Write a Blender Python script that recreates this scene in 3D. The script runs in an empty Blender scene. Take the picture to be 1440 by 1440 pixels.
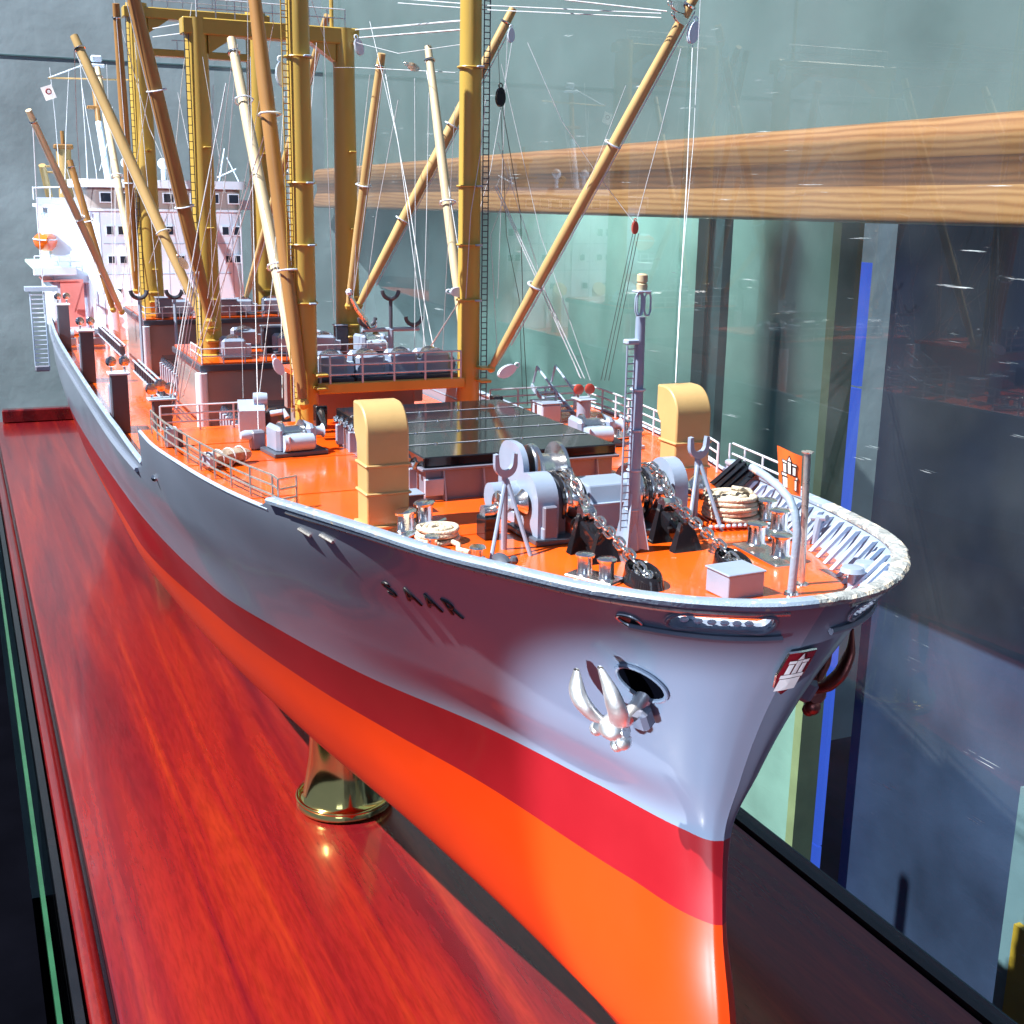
import bpy, math, random
import numpy as np
from mathutils import Vector, Matrix
random.seed(7)
PI = math.pi
SC = bpy.context.scene
COL = SC.collection

# ------------------------------------------------------------------ camera, world, lights
# ship axes: X forward (bow towards the camera), Y to port, Z up; Z = 0 is the top of the mahogany base board
cam_d = bpy.data.cameras.new('camera')
cam_o = bpy.data.objects.new('camera', cam_d)
COL.objects.link(cam_o)
R_CAM = [[0.40542876, 0.23356776, -0.8837837], [0.91397741, -0.08610483, 0.39652396], [0.01651717, -0.96852055, -0.24838503]]
m = Matrix.Identity(4)
for i in range(3):
    m[i][0], m[i][1], m[i][2] = R_CAM[i][0], -R_CAM[i][1], -R_CAM[i][2]
m[1][3] = -1.79
m[2][3] = 3.4
cam_o.matrix_world = m
cam_d.sensor_width = 36
cam_d.lens = 36 * 1733 / 1440
cam_d.clip_start = 0.05
cam_d.clip_end = 300
SC.camera = cam_o

world = bpy.data.worlds.new('World')
SC.world = world
world.use_nodes = True
bg = world.node_tree.nodes['Background']
bg.inputs['Color'].default_value = (0.45, 0.62, 1.0, 1)
bg.inputs['Strength'].default_value = 0.34

def spot(name, loc, aim, energy, radius, cone, blend, color):
    d = bpy.data.lights.new(name, 'SPOT')
    d.energy, d.shadow_soft_size, d.spot_size, d.spot_blend, d.color = energy, radius, math.radians(cone), blend, color
    o = bpy.data.objects.new(name, d)
    o.location = loc
    o.rotation_euler = (Vector(aim) - Vector(loc)).to_track_quat('-Z', 'Y').to_euler()
    COL.objects.link(o)
    return o
# sunlight through the window on the starboard side
SUN_DIR = Vector((-0.05, -0.60, 0.79)).normalized()
SUN_AT = Vector((-6.0, 0.0, 2.0)) + SUN_DIR * 60
spot('window_sunlight', SUN_AT, (-6.0, 0.0, 2.0), 520000, 0.22, 38, 0.1, (1.0, 0.97, 0.92))
# sunlight thrown back up from the pale floor outside the case
spot('reflected_sunlight', (-0.9, -5.6, 0.7), (-2.44, -0.15, 1.50), 3100, 0.10, 17.2, 0.16, (0.74, 0.87, 1.0))
# unseen fill spot added to brighten the teal side wall
spot('teal_wall_fill', (-16.0, 4.9, 7.6), (-16.0, 6.9, 1.2), 5600, 0.6, 104, 0.7, (0.86, 1.0, 0.96))
# unseen blue fill spot added behind the beam to lift the partition
spot('partition_fill', (-6.5, 4.9, 3.4), (-6.5, 7.8, 0.8), 800, 0.4, 120, 0.9, (0.55, 0.72, 1.0))
# narrow unseen spot added so that the bridge front looks sunlit
spot('bridge_fill', (12.0, -20.0, 13.0), (-12.2, -0.1, 3.15), 46000, 0.15, 5.2, 0.35, (0.92, 0.96, 1.0))
# large cool fill added at the front left to brighten forward faces
al = bpy.data.lights.new('front_fill', 'AREA')
al.energy, al.size, al.color = 130, 4.0, (0.62, 0.78, 1.0)
ao = bpy.data.objects.new('front_fill', al)
ao.location = (7.0, -7.5, 8.0)
ao.rotation_euler = (Vector((-5, 0, 2.3)) - Vector(ao.location)).to_track_quat('-Z', 'Y').to_euler()
COL.objects.link(ao)

SC.view_settings.view_transform = 'Standard'
SC.view_settings.look = 'None'
SC.view_settings.gamma = 1.0
SC.view_settings.exposure = 0.0
SC.cycles.max_bounces = 8
SC.cycles.transparent_max_bounces = 12
SC.cycles.caustics_reflective = False
SC.cycles.caustics_refractive = False

# ------------------------------------------------------------------ materials
def ramp(nt, stops):
    r = nt.nodes.new('ShaderNodeValToRGB')
    while len(r.color_ramp.elements) < len(stops):
        r.color_ramp.elements.new(0.5)
    for e, (p, c) in zip(r.color_ramp.elements, stops):
        e.position = p
        e.color = (*c, 1)
    return r

def mat(name, color, rough=0.4, metal=0.0, vary=0.12, scale=6.0, stretch=(1, 1, 1), bump=0.0, bscale=60.0, coat=0.0, spec=0.5, emit=None, wear=None):
    mt = bpy.data.materials.new(name)
    mt.use_nodes = True
    nt = mt.node_tree
    b = nt.nodes['Principled BSDF']
    b.inputs['Roughness'].default_value = rough
    b.inputs['Metallic'].default_value = metal
    b.inputs['Coat Weight'].default_value = coat
    b.inputs['Coat Roughness'].default_value = 0.06
    b.inputs['Specular IOR Level'].default_value = spec
    tc = nt.nodes.new('ShaderNodeTexCoord')
    mp = nt.nodes.new('ShaderNodeMapping')
    mp.inputs['Scale'].default_value = stretch
    nt.links.new(tc.outputs['Object'], mp.inputs['Vector'])
    n = nt.nodes.new('ShaderNodeTexNoise')
    n.inputs['Scale'].default_value = scale
    n.inputs['Detail'].default_value = 6
    nt.links.new(mp.outputs['Vector'], n.inputs['Vector'])
    lo = tuple(max(0, c * (1 - vary)) for c in color)
    hi = tuple(min(1, c * (1 + vary)) for c in color)
    r = ramp(nt, [(0.3, lo), (0.7, hi)])
    nt.links.new(n.outputs['Fac'], r.inputs['Fac'])
    out = r.outputs['Color']
    if wear:
        wc, th = wear
        n3 = nt.nodes.new('ShaderNodeTexNoise')
        n3.inputs['Scale'].default_value = 34
        n3.inputs['Detail'].default_value = 5
        nt.links.new(tc.outputs['Object'], n3.inputs['Vector'])
        r3 = ramp(nt, [(th, (0, 0, 0)), (th + 0.03, (1, 1, 1))])
        nt.links.new(n3.outputs['Fac'], r3.inputs['Fac'])
        mx = nt.nodes.new('ShaderNodeMix')
        mx.data_type = 'RGBA'
        nt.links.new(r3.outputs['Color'], mx.inputs['Factor'])
        nt.links.new(out, mx.inputs['A'])
        mx.inputs['B'].default_value = (*wc, 1)
        out = mx.outputs['Result']
    nt.links.new(out, b.inputs['Base Color'])
    rr = nt.nodes.new('ShaderNodeMapRange')
    rr.inputs['To Min'].default_value = rough * 0.8
    rr.inputs['To Max'].default_value = min(1, rough * 1.25)
    nt.links.new(n.outputs['Fac'], rr.inputs['Value'])
    nt.links.new(rr.outputs['Result'], b.inputs['Roughness'])
    if bump:
        n2 = nt.nodes.new('ShaderNodeTexNoise')
        n2.inputs['Scale'].default_value = bscale
        n2.inputs['Detail'].default_value = 3
        nt.links.new(mp.outputs['Vector'], n2.inputs['Vector'])
        bp = nt.nodes.new('ShaderNodeBump')
        bp.inputs['Strength'].default_value = bump
        bp.inputs['Distance'].default_value = 0.01
        nt.links.new(n2.outputs['Fac'], bp.inputs['Height'])
        nt.links.new(bp.outputs['Normal'], b.inputs['Normal'])
    if emit:
        b.inputs['Emission Color'].default_value = (*emit[0], 1)
        b.inputs['Emission Strength'].default_value = emit[1]
    return mt

def wood(name, stops, scale, stretch, rough, coat, grain=1.0, dist=2.0):
    mt = bpy.data.materials.new(name)
    mt.use_nodes = True
    nt = mt.node_tree
    b = nt.nodes['Principled BSDF']
    tc = nt.nodes.new('ShaderNodeTexCoord')
    mp = nt.nodes.new('ShaderNodeMapping')
    mp.inputs['Scale'].default_value = stretch
    nt.links.new(tc.outputs['Object'], mp.inputs['Vector'])
    n = nt.nodes.new('ShaderNodeTexNoise')
    n.inputs['Scale'].default_value = scale
    n.inputs['Detail'].default_value = 8
    n.inputs['Distortion'].default_value = dist
    nt.links.new(mp.outputs['Vector'], n.inputs['Vector'])
    r = ramp(nt, stops)
    nt.links.new(n.outputs['Fac'], r.inputs['Fac'])
    n2 = nt.nodes.new('ShaderNodeTexNoise')
    n2.inputs['Scale'].default_value = scale * 14
    n2.inputs['Detail'].default_value = 7
    mp2 = nt.nodes.new('ShaderNodeMapping')
    mp2.inputs['Scale'].default_value = (stretch[0] * 3, stretch[1], stretch[2])
    nt.links.new(tc.outputs['Object'], mp2.inputs['Vector'])
    nt.links.new(mp2.outputs['Vector'], n2.inputs['Vector'])
    mx = nt.nodes.new('ShaderNodeMix')
    mx.data_type = 'RGBA'
    mx.blend_type = 'MULTIPLY'
    mx.inputs['Factor'].default_value = 0.55 * grain
    nt.links.new(r.outputs['Color'], mx.inputs['A'])
    r2 = ramp(nt, [(0.35, (0.45, 0.4, 0.4)), (0.6, (1, 1, 1))])
    nt.links.new(n2.outputs['Fac'], r2.inputs['Fac'])
    nt.links.new(r2.outputs['Color'], mx.inputs['B'])
    nt.links.new(mx.outputs['Result'], b.inputs['Base Color'])
    b.inputs['Roughness'].default_value = rough
    b.inputs['Coat Weight'].default_value = coat
    b.inputs['Coat Roughness'].default_value = 0.09
    return mt

M = {}
M['hull_grey'] = mat('hull_grey_paint', (0.20, 0.245, 0.33), 0.30, 0, 0.05, 2.5, bump=0.03, bscale=9, coat=0.35, wear=((0.5, 0.5, 0.55), 0.80))
M['boot'] = mat('boot_topping_paint', (0.27, 0.006, 0.011), 0.34, 0, 0.08, 3, bump=0.03, bscale=9, coat=0.25)
M['bottom'] = mat('antifouling_paint', (0.66, 0.040, 0.001), 0.36, 0, 0.06, 2, bump=0.03, bscale=9, coat=0.2)
M['deck'] = mat('orange_deck_paint', (0.80, 0.105, 0.006), 0.22, 0, 0.22, 2.4, bump=0.07, bscale=30, coat=0.5, wear=((0.9, 0.4, 0.25), 0.74))
M['grey'] = mat('light_grey_paint', (0.255, 0.33, 0.46), 0.35, 0, 0.07, 9, bump=0.05, bscale=80, coat=0.3)
M['pale'] = mat('pale_blue_grey_paint', (0.36, 0.47, 0.62), 0.35, 0, 0.07, 9, bump=0.05, bscale=80, coat=0.3)
M['cap'] = mat('worn_cap_rail_paint', (0.25, 0.34, 0.46), 0.45, 0, 0.10, 12, bump=0.2, bscale=120, coat=0.1, wear=((0.55, 0.52, 0.42), 0.62))
M['chip'] = mat('chipped_bow_edge_paint', (0.28, 0.31, 0.32), 0.6, 0, 0.3, 26, bump=0.9, bscale=70, wear=((0.62, 0.56, 0.46), 0.53))
M['dgrey'] = mat('slate_grey_paint', (0.06, 0.075, 0.105), 0.4, 0, 0.12, 9, bump=0.05, bscale=80, coat=0.2)
M['coaming'] = mat('coaming_grey_paint', (0.17, 0.185, 0.25), 0.4, 0, 0.10, 9, bump=0.04, bscale=60, coat=0.2)
M['brownwall'] = mat('house_wall_paint', (0.30, 0.27, 0.27), 0.30, 0, 0.08, 5, bump=0.04, bscale=40, coat=0.4)
M['white'] = mat('white_paint', (0.68, 0.82, 1.0), 0.4, 0, 0.03, 6, coat=0.2)
M['ochre'] = mat('ochre_mast_paint', (0.47, 0.325, 0.065), 0.38, 0, 0.09, 5, (1, 1, 0.25), bump=0.04, bscale=60, coat=0.25)
M['cream'] = mat('buff_ventilator_paint', (0.54, 0.36, 0.15), 0.42, 0, 0.07, 7, bump=0.05, bscale=60, coat=0.2)
M['boom'] = mat('tan_boom_paint', (0.50, 0.35, 0.15), 0.4, 0, 0.14, 7, (1, 1, 0.3), bump=0.05, bscale=50, coat=0.2)
M['boomw'] = mat('cream_boom_paint', (0.56, 0.47, 0.31), 0.4, 0, 0.12, 7, (1, 1, 0.3), coat=0.2)
M['boomd'] = mat('brown_boom_paint', (0.34, 0.175, 0.055), 0.4, 0, 0.14, 7, (1, 1, 0.3), coat=0.2)
M['black'] = mat('gloss_black_paint', (0.010, 0.010, 0.013), 0.10, 0, 0.3, 9, bump=0.012, bscale=12, coat=0.2)
M['silver'] = mat('polished_silver', (0.86, 0.84, 0.82), 0.16, 1.0, 0.06, 22, bump=0.06, bscale=90)
M['chrome'] = mat('tarnished_chrome', (0.80, 0.77, 0.74), 0.12, 1.0, 0.18, 22, bump=0.25, bscale=45, wear=((0.5, 0.3, 0.22), 0.66))
M['anchor'] = mat('worn_silver_anchor', (0.84, 0.82, 0.80), 0.38, 0.9, 0.10, 30, bump=0.12, bscale=70)
M['anchor_shade'] = mat('shaded_silver_anchor', (0.36, 0.12, 0.10), 0.35, 1.0, 0.2, 30, bump=0.12, bscale=70)  # the anchor silver with shade and red reflection put into its colour
M['brass'] = mat('polished_brass', (0.86, 0.66, 0.22), 0.09, 1.0, 0.06, 8)
M['wire'] = mat('pale_rigging_thread', (0.60, 0.66, 0.74), 0.5, 0, 0.2, 200)
M['wired'] = mat('dark_rigging_thread', (0.05, 0.06, 0.06), 0.6, 0, 0.2, 200)
M['rope'] = mat('natural_rope', (0.62, 0.54, 0.42), 0.8, 0, 0.22, 60, bump=0.7, bscale=160)
M['rail'] = mat('railing_metal', (0.62, 0.60, 0.56), 0.28, 0.8, 0.14, 60)
M['railp'] = mat('railing_paint', (0.55, 0.62, 0.72), 0.4, 0, 0.10, 60)
M['flag'] = mat('orange_flag_enamel', (0.85, 0.16, 0.03), 0.35, 0, 0.05, 9, coat=0.3)
M['flagw'] = mat('white_enamel', (0.85, 0.82, 0.82), 0.35, 0, 0.03, 9)
M['shield'] = mat('crimson_enamel', (0.20, 0.005, 0.016), 0.25, 0, 0.06, 9, coat=0.6)
M['letter'] = mat('black_letter_enamel', (0.010, 0.008, 0.010), 0.4, 0, 0.1, 9)
M['glassd'] = mat('dark_window_glass', (0.02, 0.03, 0.05), 0.08, 0, 0.1, 9, coat=0.5)
M['tarp'] = mat('brown_tarpaulin', (0.34, 0.26, 0.20), 0.75, 0, 0.25, 18, bump=1.0, bscale=38)
M['lifeboat'] = mat('lifeboat_orange', (0.80, 0.13, 0.004), 0.35, 0, 0.05, 9, coat=0.3)
M['mint'] = mat('pale_green_deck_paint', (0.50, 0.72, 0.66), 0.4, 0, 0.06, 9)
M['pink'] = mat('faded_red_deck_paint', (0.72, 0.26, 0.24), 0.4, 0, 0.08, 9)
M['redfit'] = mat('red_fitting_paint', (0.55, 0.10, 0.07), 0.4, 0, 0.1, 9)
M['base'] = wood('polished_mahogany', [(0.28, (0.065, 0.003, 0.009)), (0.44, (0.15, 0.006, 0.010)), (0.58, (0.23, 0.012, 0.009)), (0.80, (0.34, 0.032, 0.008))], 2.0, (0.085, 2.2, 1.0), 0.26, 0.7, 0.75, 0.9)
M['moulding'] = wood('mahogany_moulding', [(0.3, (0.05, 0.003, 0.005)), (0.6, (0.15, 0.008, 0.010)), (0.8, (0.22, 0.02, 0.012))], 2.0, (0.15, 1.9, 1.5), 0.2, 0.9, 0.8, 1.0)
M['blackgloss'] = mat('black_case_trim', (0.006, 0.007, 0.009), 0.25, 0, 0.2, 5, coat=0.3)
M['plaster'] = mat('grey_plaster', (0.25, 0.33, 0.385), 0.85, 0, 0.22, 0.7, bump=0.9, bscale=3.2)
M['plasterg'] = mat('sage_plaster', (0.075, 0.122, 0.13), 0.85, 0, 0.16, 1.1, bump=0.5, bscale=5)
M['plastert'] = mat('teal_plaster', (0.30, 0.50, 0.46), 0.85, 0, 0.18, 0.9, bump=0.5, bscale=4)
M['navy'] = mat('navy_partition', (0.034, 0.054, 0.115), 0.5, 0, 0.4, 0.7, bump=0.3, bscale=14)
M['plum'] = mat('plum_carpet', (0.016, 0.018, 0.038), 0.8, 0, 0.5, 1.3)
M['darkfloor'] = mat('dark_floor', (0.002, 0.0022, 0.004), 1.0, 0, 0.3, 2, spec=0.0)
M['post'] = mat('dark_teal_steel', (0.02, 0.045, 0.055), 0.35, 0, 0.2, 4)
M['postl'] = mat('teal_steel', (0.07, 0.14, 0.16), 0.35, 0, 0.2, 4)
M['jamb'] = mat('olive_door_jamb', (0.30, 0.36, 0.20), 0.5, 0, 0.12, 3)
M['bluelight'] = mat('blue_light_strip', (0.05, 0.12, 0.5), 0.4, 0, 0.5, 0.9, emit=((0.05, 0.13, 0.75), 0.85))
M['frame'] = mat('pale_door_frame', (0.16, 0.26, 0.32), 0.5, 0, 0.08, 3)
M['ochrepanel'] = mat('ochre_door_panel', (0.42, 0.27, 0.03), 0.5, 0, 0.2, 3)
M['edge'] = mat('green_glass_edge', (0.02, 0.10, 0.045), 0.2, 0, 0.3, 3, coat=0.5)

def pine(name, cols):
    mt = bpy.data.materials.new(name)
    mt.use_nodes = True
    nt = mt.node_tree
    b = nt.nodes['Principled BSDF']
    tc = nt.nodes.new('ShaderNodeTexCoord')
    mp = nt.nodes.new('ShaderNodeMapping')
    mp.inputs['Scale'].default_value = (0.09, 1, 1)
    nt.links.new(tc.outputs['Object'], mp.inputs['Vector'])
    w = nt.nodes.new('ShaderNodeTexWave')
    w.wave_type = 'BANDS'
    w.bands_direction = 'Z'
    w.inputs['Scale'].default_value = 6.5
    w.inputs['Distortion'].default_value = 5.5
    w.inputs['Detail'].default_value = 3
    w.inputs['Detail Scale'].default_value = 1.6
    nt.links.new(mp.outputs['Vector'], w.inputs['Vector'])
    r = ramp(nt, [(0.0, cols[0]), (0.35, cols[1]), (1.0, cols[2])])
    nt.links.new(w.outputs['Fac'], r.inputs['Fac'])
    n = nt.nodes.new('ShaderNodeTexNoise')
    n.inputs['Scale'].default_value = 1.5
    nt.links.new(mp.outputs['Vector'], n.inputs['Vector'])
    r2 = ramp(nt, [(0.35, (0.72, 0.62, 0.55)), (0.65, (1, 1, 1))])
    nt.links.new(n.outputs['Fac'], r2.inputs['Fac'])
    mx = nt.nodes.new('ShaderNodeMix')
    mx.data_type = 'RGBA'
    mx.blend_type = 'MULTIPLY'
    mx.inputs['Factor'].default_value = 0.8
    nt.links.new(r.outputs['Color'], mx.inputs['A'])
    nt.links.new(r2.outputs['Color'], mx.inputs['B'])
    nt.links.new(mx.outputs['Result'], b.inputs['Base Color'])
    b.inputs['Roughness'].default_value = 0.45
    b.inputs['Coat Weight'].default_value = 0.2
    return mt
M['pine'] = pine('oiled_pine', ((0.25, 0.105, 0.034), (0.32, 0.150, 0.055), (0.38, 0.195, 0.080)))
M['dark_pine'] = pine('darker_pine', ((0.10, 0.038, 0.015), (0.13, 0.052, 0.020), (0.17, 0.07, 0.028)))  # darker tone for the board along the beam's middle

def pane_glass():
    mt = bpy.data.materials.new('case_glass')
    mt.use_nodes = True
    nt = mt.node_tree
    nt.nodes.remove(nt.nodes['Principled BSDF'])
    t = nt.nodes.new('ShaderNodeBsdfTransparent')
    t.inputs['Color'].default_value = (0.93, 0.97, 0.96, 1)
    g = nt.nodes.new('ShaderNodeBsdfGlossy')
    g.inputs['Roughness'].default_value = 0.012
    f = nt.nodes.new('ShaderNodeFresnel')
    f.inputs['IOR'].default_value = 1.62
    mx = nt.nodes.new('ShaderNodeMixShader')
    gm = nt.nodes.new('ShaderNodeNewGeometry')       # the sheet mirrors on its outer skin only, so the inner skin adds no second image
    sub = nt.nodes.new('ShaderNodeMath')
    sub.operation = 'SUBTRACT'
    sub.inputs[0].default_value = 1.0
    nt.links.new(gm.outputs['Backfacing'], sub.inputs[1])
    mu = nt.nodes.new('ShaderNodeMath')
    mu.operation = 'MULTIPLY'
    nt.links.new(f.outputs['Fac'], mu.inputs[0])
    nt.links.new(sub.outputs['Value'], mu.inputs[1])
    nt.links.new(mu.outputs['Value'], mx.inputs['Fac'])
    nt.links.new(t.outputs['BSDF'], mx.inputs[1])
    nt.links.new(g.outputs['BSDF'], mx.inputs[2])
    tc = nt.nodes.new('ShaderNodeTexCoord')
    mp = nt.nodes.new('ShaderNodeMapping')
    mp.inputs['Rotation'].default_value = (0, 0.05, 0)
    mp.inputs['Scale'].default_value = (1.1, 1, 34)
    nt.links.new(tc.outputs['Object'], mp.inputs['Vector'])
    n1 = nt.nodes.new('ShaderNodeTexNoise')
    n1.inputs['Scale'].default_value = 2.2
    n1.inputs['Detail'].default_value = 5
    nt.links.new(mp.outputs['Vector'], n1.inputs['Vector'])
    r1 = ramp(nt, [(0.70, (0, 0, 0)), (0.735, (0.6, 0.6, 0.6))])  # pale dashes paint reflections of sunlit rails onto the glass
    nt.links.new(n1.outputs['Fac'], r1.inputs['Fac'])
    n2 = nt.nodes.new('ShaderNodeTexNoise')
    n2.inputs['Scale'].default_value = 1.4
    n2.inputs['Detail'].default_value = 6
    nt.links.new(tc.outputs['Object'], n2.inputs['Vector'])
    r2 = ramp(nt, [(0.35, (0.005, 0.005, 0.005)), (0.75, (0.03, 0.03, 0.03))])
    nt.links.new(n2.outputs['Fac'], r2.inputs['Fac'])
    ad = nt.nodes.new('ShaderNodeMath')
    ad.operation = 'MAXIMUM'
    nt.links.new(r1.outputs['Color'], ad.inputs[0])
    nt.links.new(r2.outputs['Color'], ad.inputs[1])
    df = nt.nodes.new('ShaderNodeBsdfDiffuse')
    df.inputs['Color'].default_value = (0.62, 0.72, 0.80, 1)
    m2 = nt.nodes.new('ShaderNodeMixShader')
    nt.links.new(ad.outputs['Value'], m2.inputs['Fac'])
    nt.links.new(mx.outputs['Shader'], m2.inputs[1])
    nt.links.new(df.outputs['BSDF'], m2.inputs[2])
    nt.links.new(m2.outputs['Shader'], nt.nodes['Material Output'].inputs['Surface'])
    return mt
M['glass'] = pane_glass()

# ------------------------------------------------------------------ mesh helpers
def V(*a):
    return Vector(a)

class MB:
    def __init__(self):
        self.v, self.f = [], []
    def add(self, vs, fs):
        o = len(self.v)
        self.v += [tuple(p) for p in vs]
        self.f += [tuple(i + o for i in f) for f in fs]
        return self
    def box(self, c, s, rot=None, taper=1.0):
        c = Vector(c)
        h = Vector(s) / 2
        vs = []
        for dz in (-1, 1):
            k = taper if dz > 0 else 1.0
            for dx, dy in ((-1, -1), (1, -1), (1, 1), (-1, 1)):
                p = Vector((dx * h.x * k, dy * h.y * k, dz * h.z))
                if rot is not None:
                    p = rot @ p
                vs.append(c + p)
        return self.add(vs, [(3, 2, 1, 0), (4, 5, 6, 7), (0, 1, 5, 4), (1, 2, 6, 5), (2, 3, 7, 6), (3, 0, 4, 7)])
    def bbox(self, c, s, b, rot=None):          # box with chamfered edges
        c = Vector(c)
        h = Vector(s) / 2
        b = min(b, min(h) * 0.9)
        idx, vs = {}, []
        for sx in (-1, 1):
            for sy in (-1, 1):
                for sz in (-1, 1):
                    for ax in range(3):
                        d = [b, b, b]
                        d[ax] = 0
                        p = Vector((sx * (h.x - d[0]), sy * (h.y - d[1]), sz * (h.z - d[2])))
                        if rot is not None:
                            p = rot @ p
                        idx[(sx, sy, sz, ax)] = len(vs)
                        vs.append(c + p)
        fs = []
        S = (-1, 1)
        for ax in range(3):
            o1, o2 = [a for a in range(3) if a != ax]
            for s in S:
                q = []
                for a, bb in ((-1, -1), (1, -1), (1, 1), (-1, 1)):
                    k = [0, 0, 0]
                    k[ax], k[o1], k[o2] = s, a, bb
                    q.append(idx[(*k, ax)])
                flip = (s < 0) ^ (ax == 1)
                fs.append(tuple(reversed(q)) if flip else tuple(q))
            for a in S:
                for bb in S:
                    k0, k1 = [0, 0, 0], [0, 0, 0]
                    k0[ax], k0[o1], k0[o2] = -1, a, bb
                    k1[ax], k1[o1], k1[o2] = 1, a, bb
                    q = (idx[(*k0, o1)], idx[(*k1, o1)], idx[(*k1, o2)], idx[(*k0, o2)])
                    flip = (a * bb > 0) ^ (ax == 1)
                    fs.append(q if not flip else tuple(reversed(q)))
        for sx in S:
            for sy in S:
                for sz in S:
                    q = (idx[(sx, sy, sz, 0)], idx[(sx, sy, sz, 1)], idx[(sx, sy, sz, 2)])
                    fs.append(q if sx * sy * sz > 0 else tuple(reversed(q)))
        return self.add(vs, fs)
    def tube(self, pts, r, n=8, caps=True):
        pts = [Vector(p) for p in pts]
        rs = r if isinstance(r, (list, tuple)) else [r] * len(pts)
        vs, fs = [], []
        t0 = (pts[1] - pts[0]).normalized()
        u = t0.cross(Vector((0, 0, 1)))
        if u.length < 0.05:
            u = t0.cross(Vector((0, 1, 0)))
        u.normalize()
        for i, p in enumerate(pts):
            a = pts[max(0, i - 1)]
            b = pts[min(len(pts) - 1, i + 1)]
            t = (b - a).normalized()
            u = (u - t * u.dot(t)).normalized()
            w = t.cross(u)
            for k in range(n):
                an = 2 * PI * k / n
                vs.append(p + (u * math.cos(an) + w * math.sin(an)) * rs[i])
        for i in range(len(pts) - 1):
            for k in range(n):
                a, b = i * n + k, i * n + (k + 1) % n
                fs.append((a, b, b + n, a + n))
        if caps:
            fs.append(tuple(reversed(range(n))))
            fs.append(tuple(range((len(pts) - 1) * n, len(pts) * n)))
        return self.add(vs, fs)
    def ring(self, pts, r, n=6):                 # closed tube
        pts = [Vector(p) for p in pts]
        N = len(pts)
        nrm = Vector((0, 0, 0))
        c = sum(pts, Vector((0, 0, 0))) / N
        for i in range(N):
            nrm += (pts[i] - c).cross(pts[(i + 1) % N] - c)
        nrm.normalize()
        vs, fs = [], []
        for i, p in enumerate(pts):
            t = (pts[(i + 1) % N] - pts[i - 1]).normalized()
            u = t.cross(nrm).normalized()
            for k in range(n):
                an = 2 * PI * k / n
                vs.append(p + (u * math.cos(an) + nrm * math.sin(an)) * r)
        for i in range(N):
            for k in range(n):
                a, b = i * n + k, i * n + (k + 1) % n
                a2, b2 = ((i + 1) % N) * n + k, ((i + 1) % N) * n + (k + 1) % n
                fs.append((a, b, b2, a2))
        return self.add(vs, fs)
    def lathe(self, prof, c=(0, 0, 0), axis='Z', n=20):
        c = Vector(c)
        vs, fs = [], []
        for r, h in prof:
            for k in range(n):
                an = 2 * PI * k / n
                a, b = r * math.cos(an), r * math.sin(an)
                p = {'Z': (a, b, h), 'Y': (b, h, a), 'X': (h, a, b)}[axis]
                vs.append(c + Vector(p))
        for i in range(len(prof) - 1):
            for k in range(n):
                a, b = i * n + k, i * n + (k + 1) % n
                fs.append((a, b, b + n, a + n))
        fs.append(tuple(reversed(range(n))))
        fs.append(tuple(range((len(prof) - 1) * n, len(prof) * n)))
        return self.add(vs, fs)
    def prism(self, out, h0, h1, axis='Z'):
        n = len(out)
        area = sum(out[i][0] * out[(i + 1) % n][1] - out[(i + 1) % n][0] * out[i][1] for i in range(n))
        if area < 0:
            out = out[::-1]
        def P(a, b, h):
            return {'Z': (a, b, h), 'Y': (b, h, a), 'X': (h, a, b)}[axis]
        vs = [P(a, b, h0) for a, b in out] + [P(a, b, h1) for a, b in out]
        fs = [tuple(reversed(range(n))), tuple(range(n, 2 * n))]
        fs += [(i, (i + 1) % n, (i + 1) % n + n, i + n) for i in range(n)]
        return self.add(vs, fs)
    def sphere(self, c, r, n=10, s=(1, 1, 1)):
        c = Vector(c)
        vs, fs = [c + Vector((0, 0, r * s[2]))], []
        k = n // 2
        for i in range(1, k):
            th = PI * i / k
            for j in range(n):
                ph = 2 * PI * j / n
                vs.append(c + Vector((r * s[0] * math.sin(th) * math.cos(ph), r * s[1] * math.sin(th) * math.sin(ph), r * s[2] * math.cos(th))))
        vs.append(c - Vector((0, 0, r * s[2])))
        for j in range(n):
            fs.append((0, 1 + j, 1 + (j + 1) % n))
        for i in range(k - 2):
            for j in range(n):
                a, b = 1 + i * n + j, 1 + i * n + (j + 1) % n
                fs.append((a, a + n, b + n, b))
        e = len(vs) - 1
        for j in range(n):
            fs.append((e, 1 + (k - 2) * n + (j + 1) % n, 1 + (k - 2) * n + j))
        return self.add(vs, fs)
    def grid(self, rows, flip=False):
        nr, nc = len(rows), len(rows[0])
        vs = [p for r in rows for p in r]
        fs = []
        for i in range(nr - 1):
            for j in range(nc - 1):
                q = (i * nc + j, i * nc + j + 1, (i + 1) * nc + j + 1, (i + 1) * nc + j)
                fs.append(tuple(reversed(q)) if flip else q)
        return self.add(vs, fs)
    def build(self, name, mt, parent=None, label=None, smooth=35, local=False):
        off = Vector((0, 0, 0))
        if parent is not None and not local:
            q = parent
            while q is not None:
                off += q.location
                q = q.parent
        me = bpy.data.meshes.new(name)
        me.from_pydata([(a - off.x, b - off.y, c - off.z) for a, b, c in self.v], [], self.f)
        me.update()
        me.materials.append(mt)
        if smooth:
            me.polygons.foreach_set('use_smooth', [True] * len(me.polygons))
            me.set_sharp_from_angle(angle=math.radians(smooth))
        o = bpy.data.objects.new(name, me)
        COL.objects.link(o)
        if parent is not None:
            o.parent = parent
        if label:
            o['label'] = label
        return o

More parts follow.
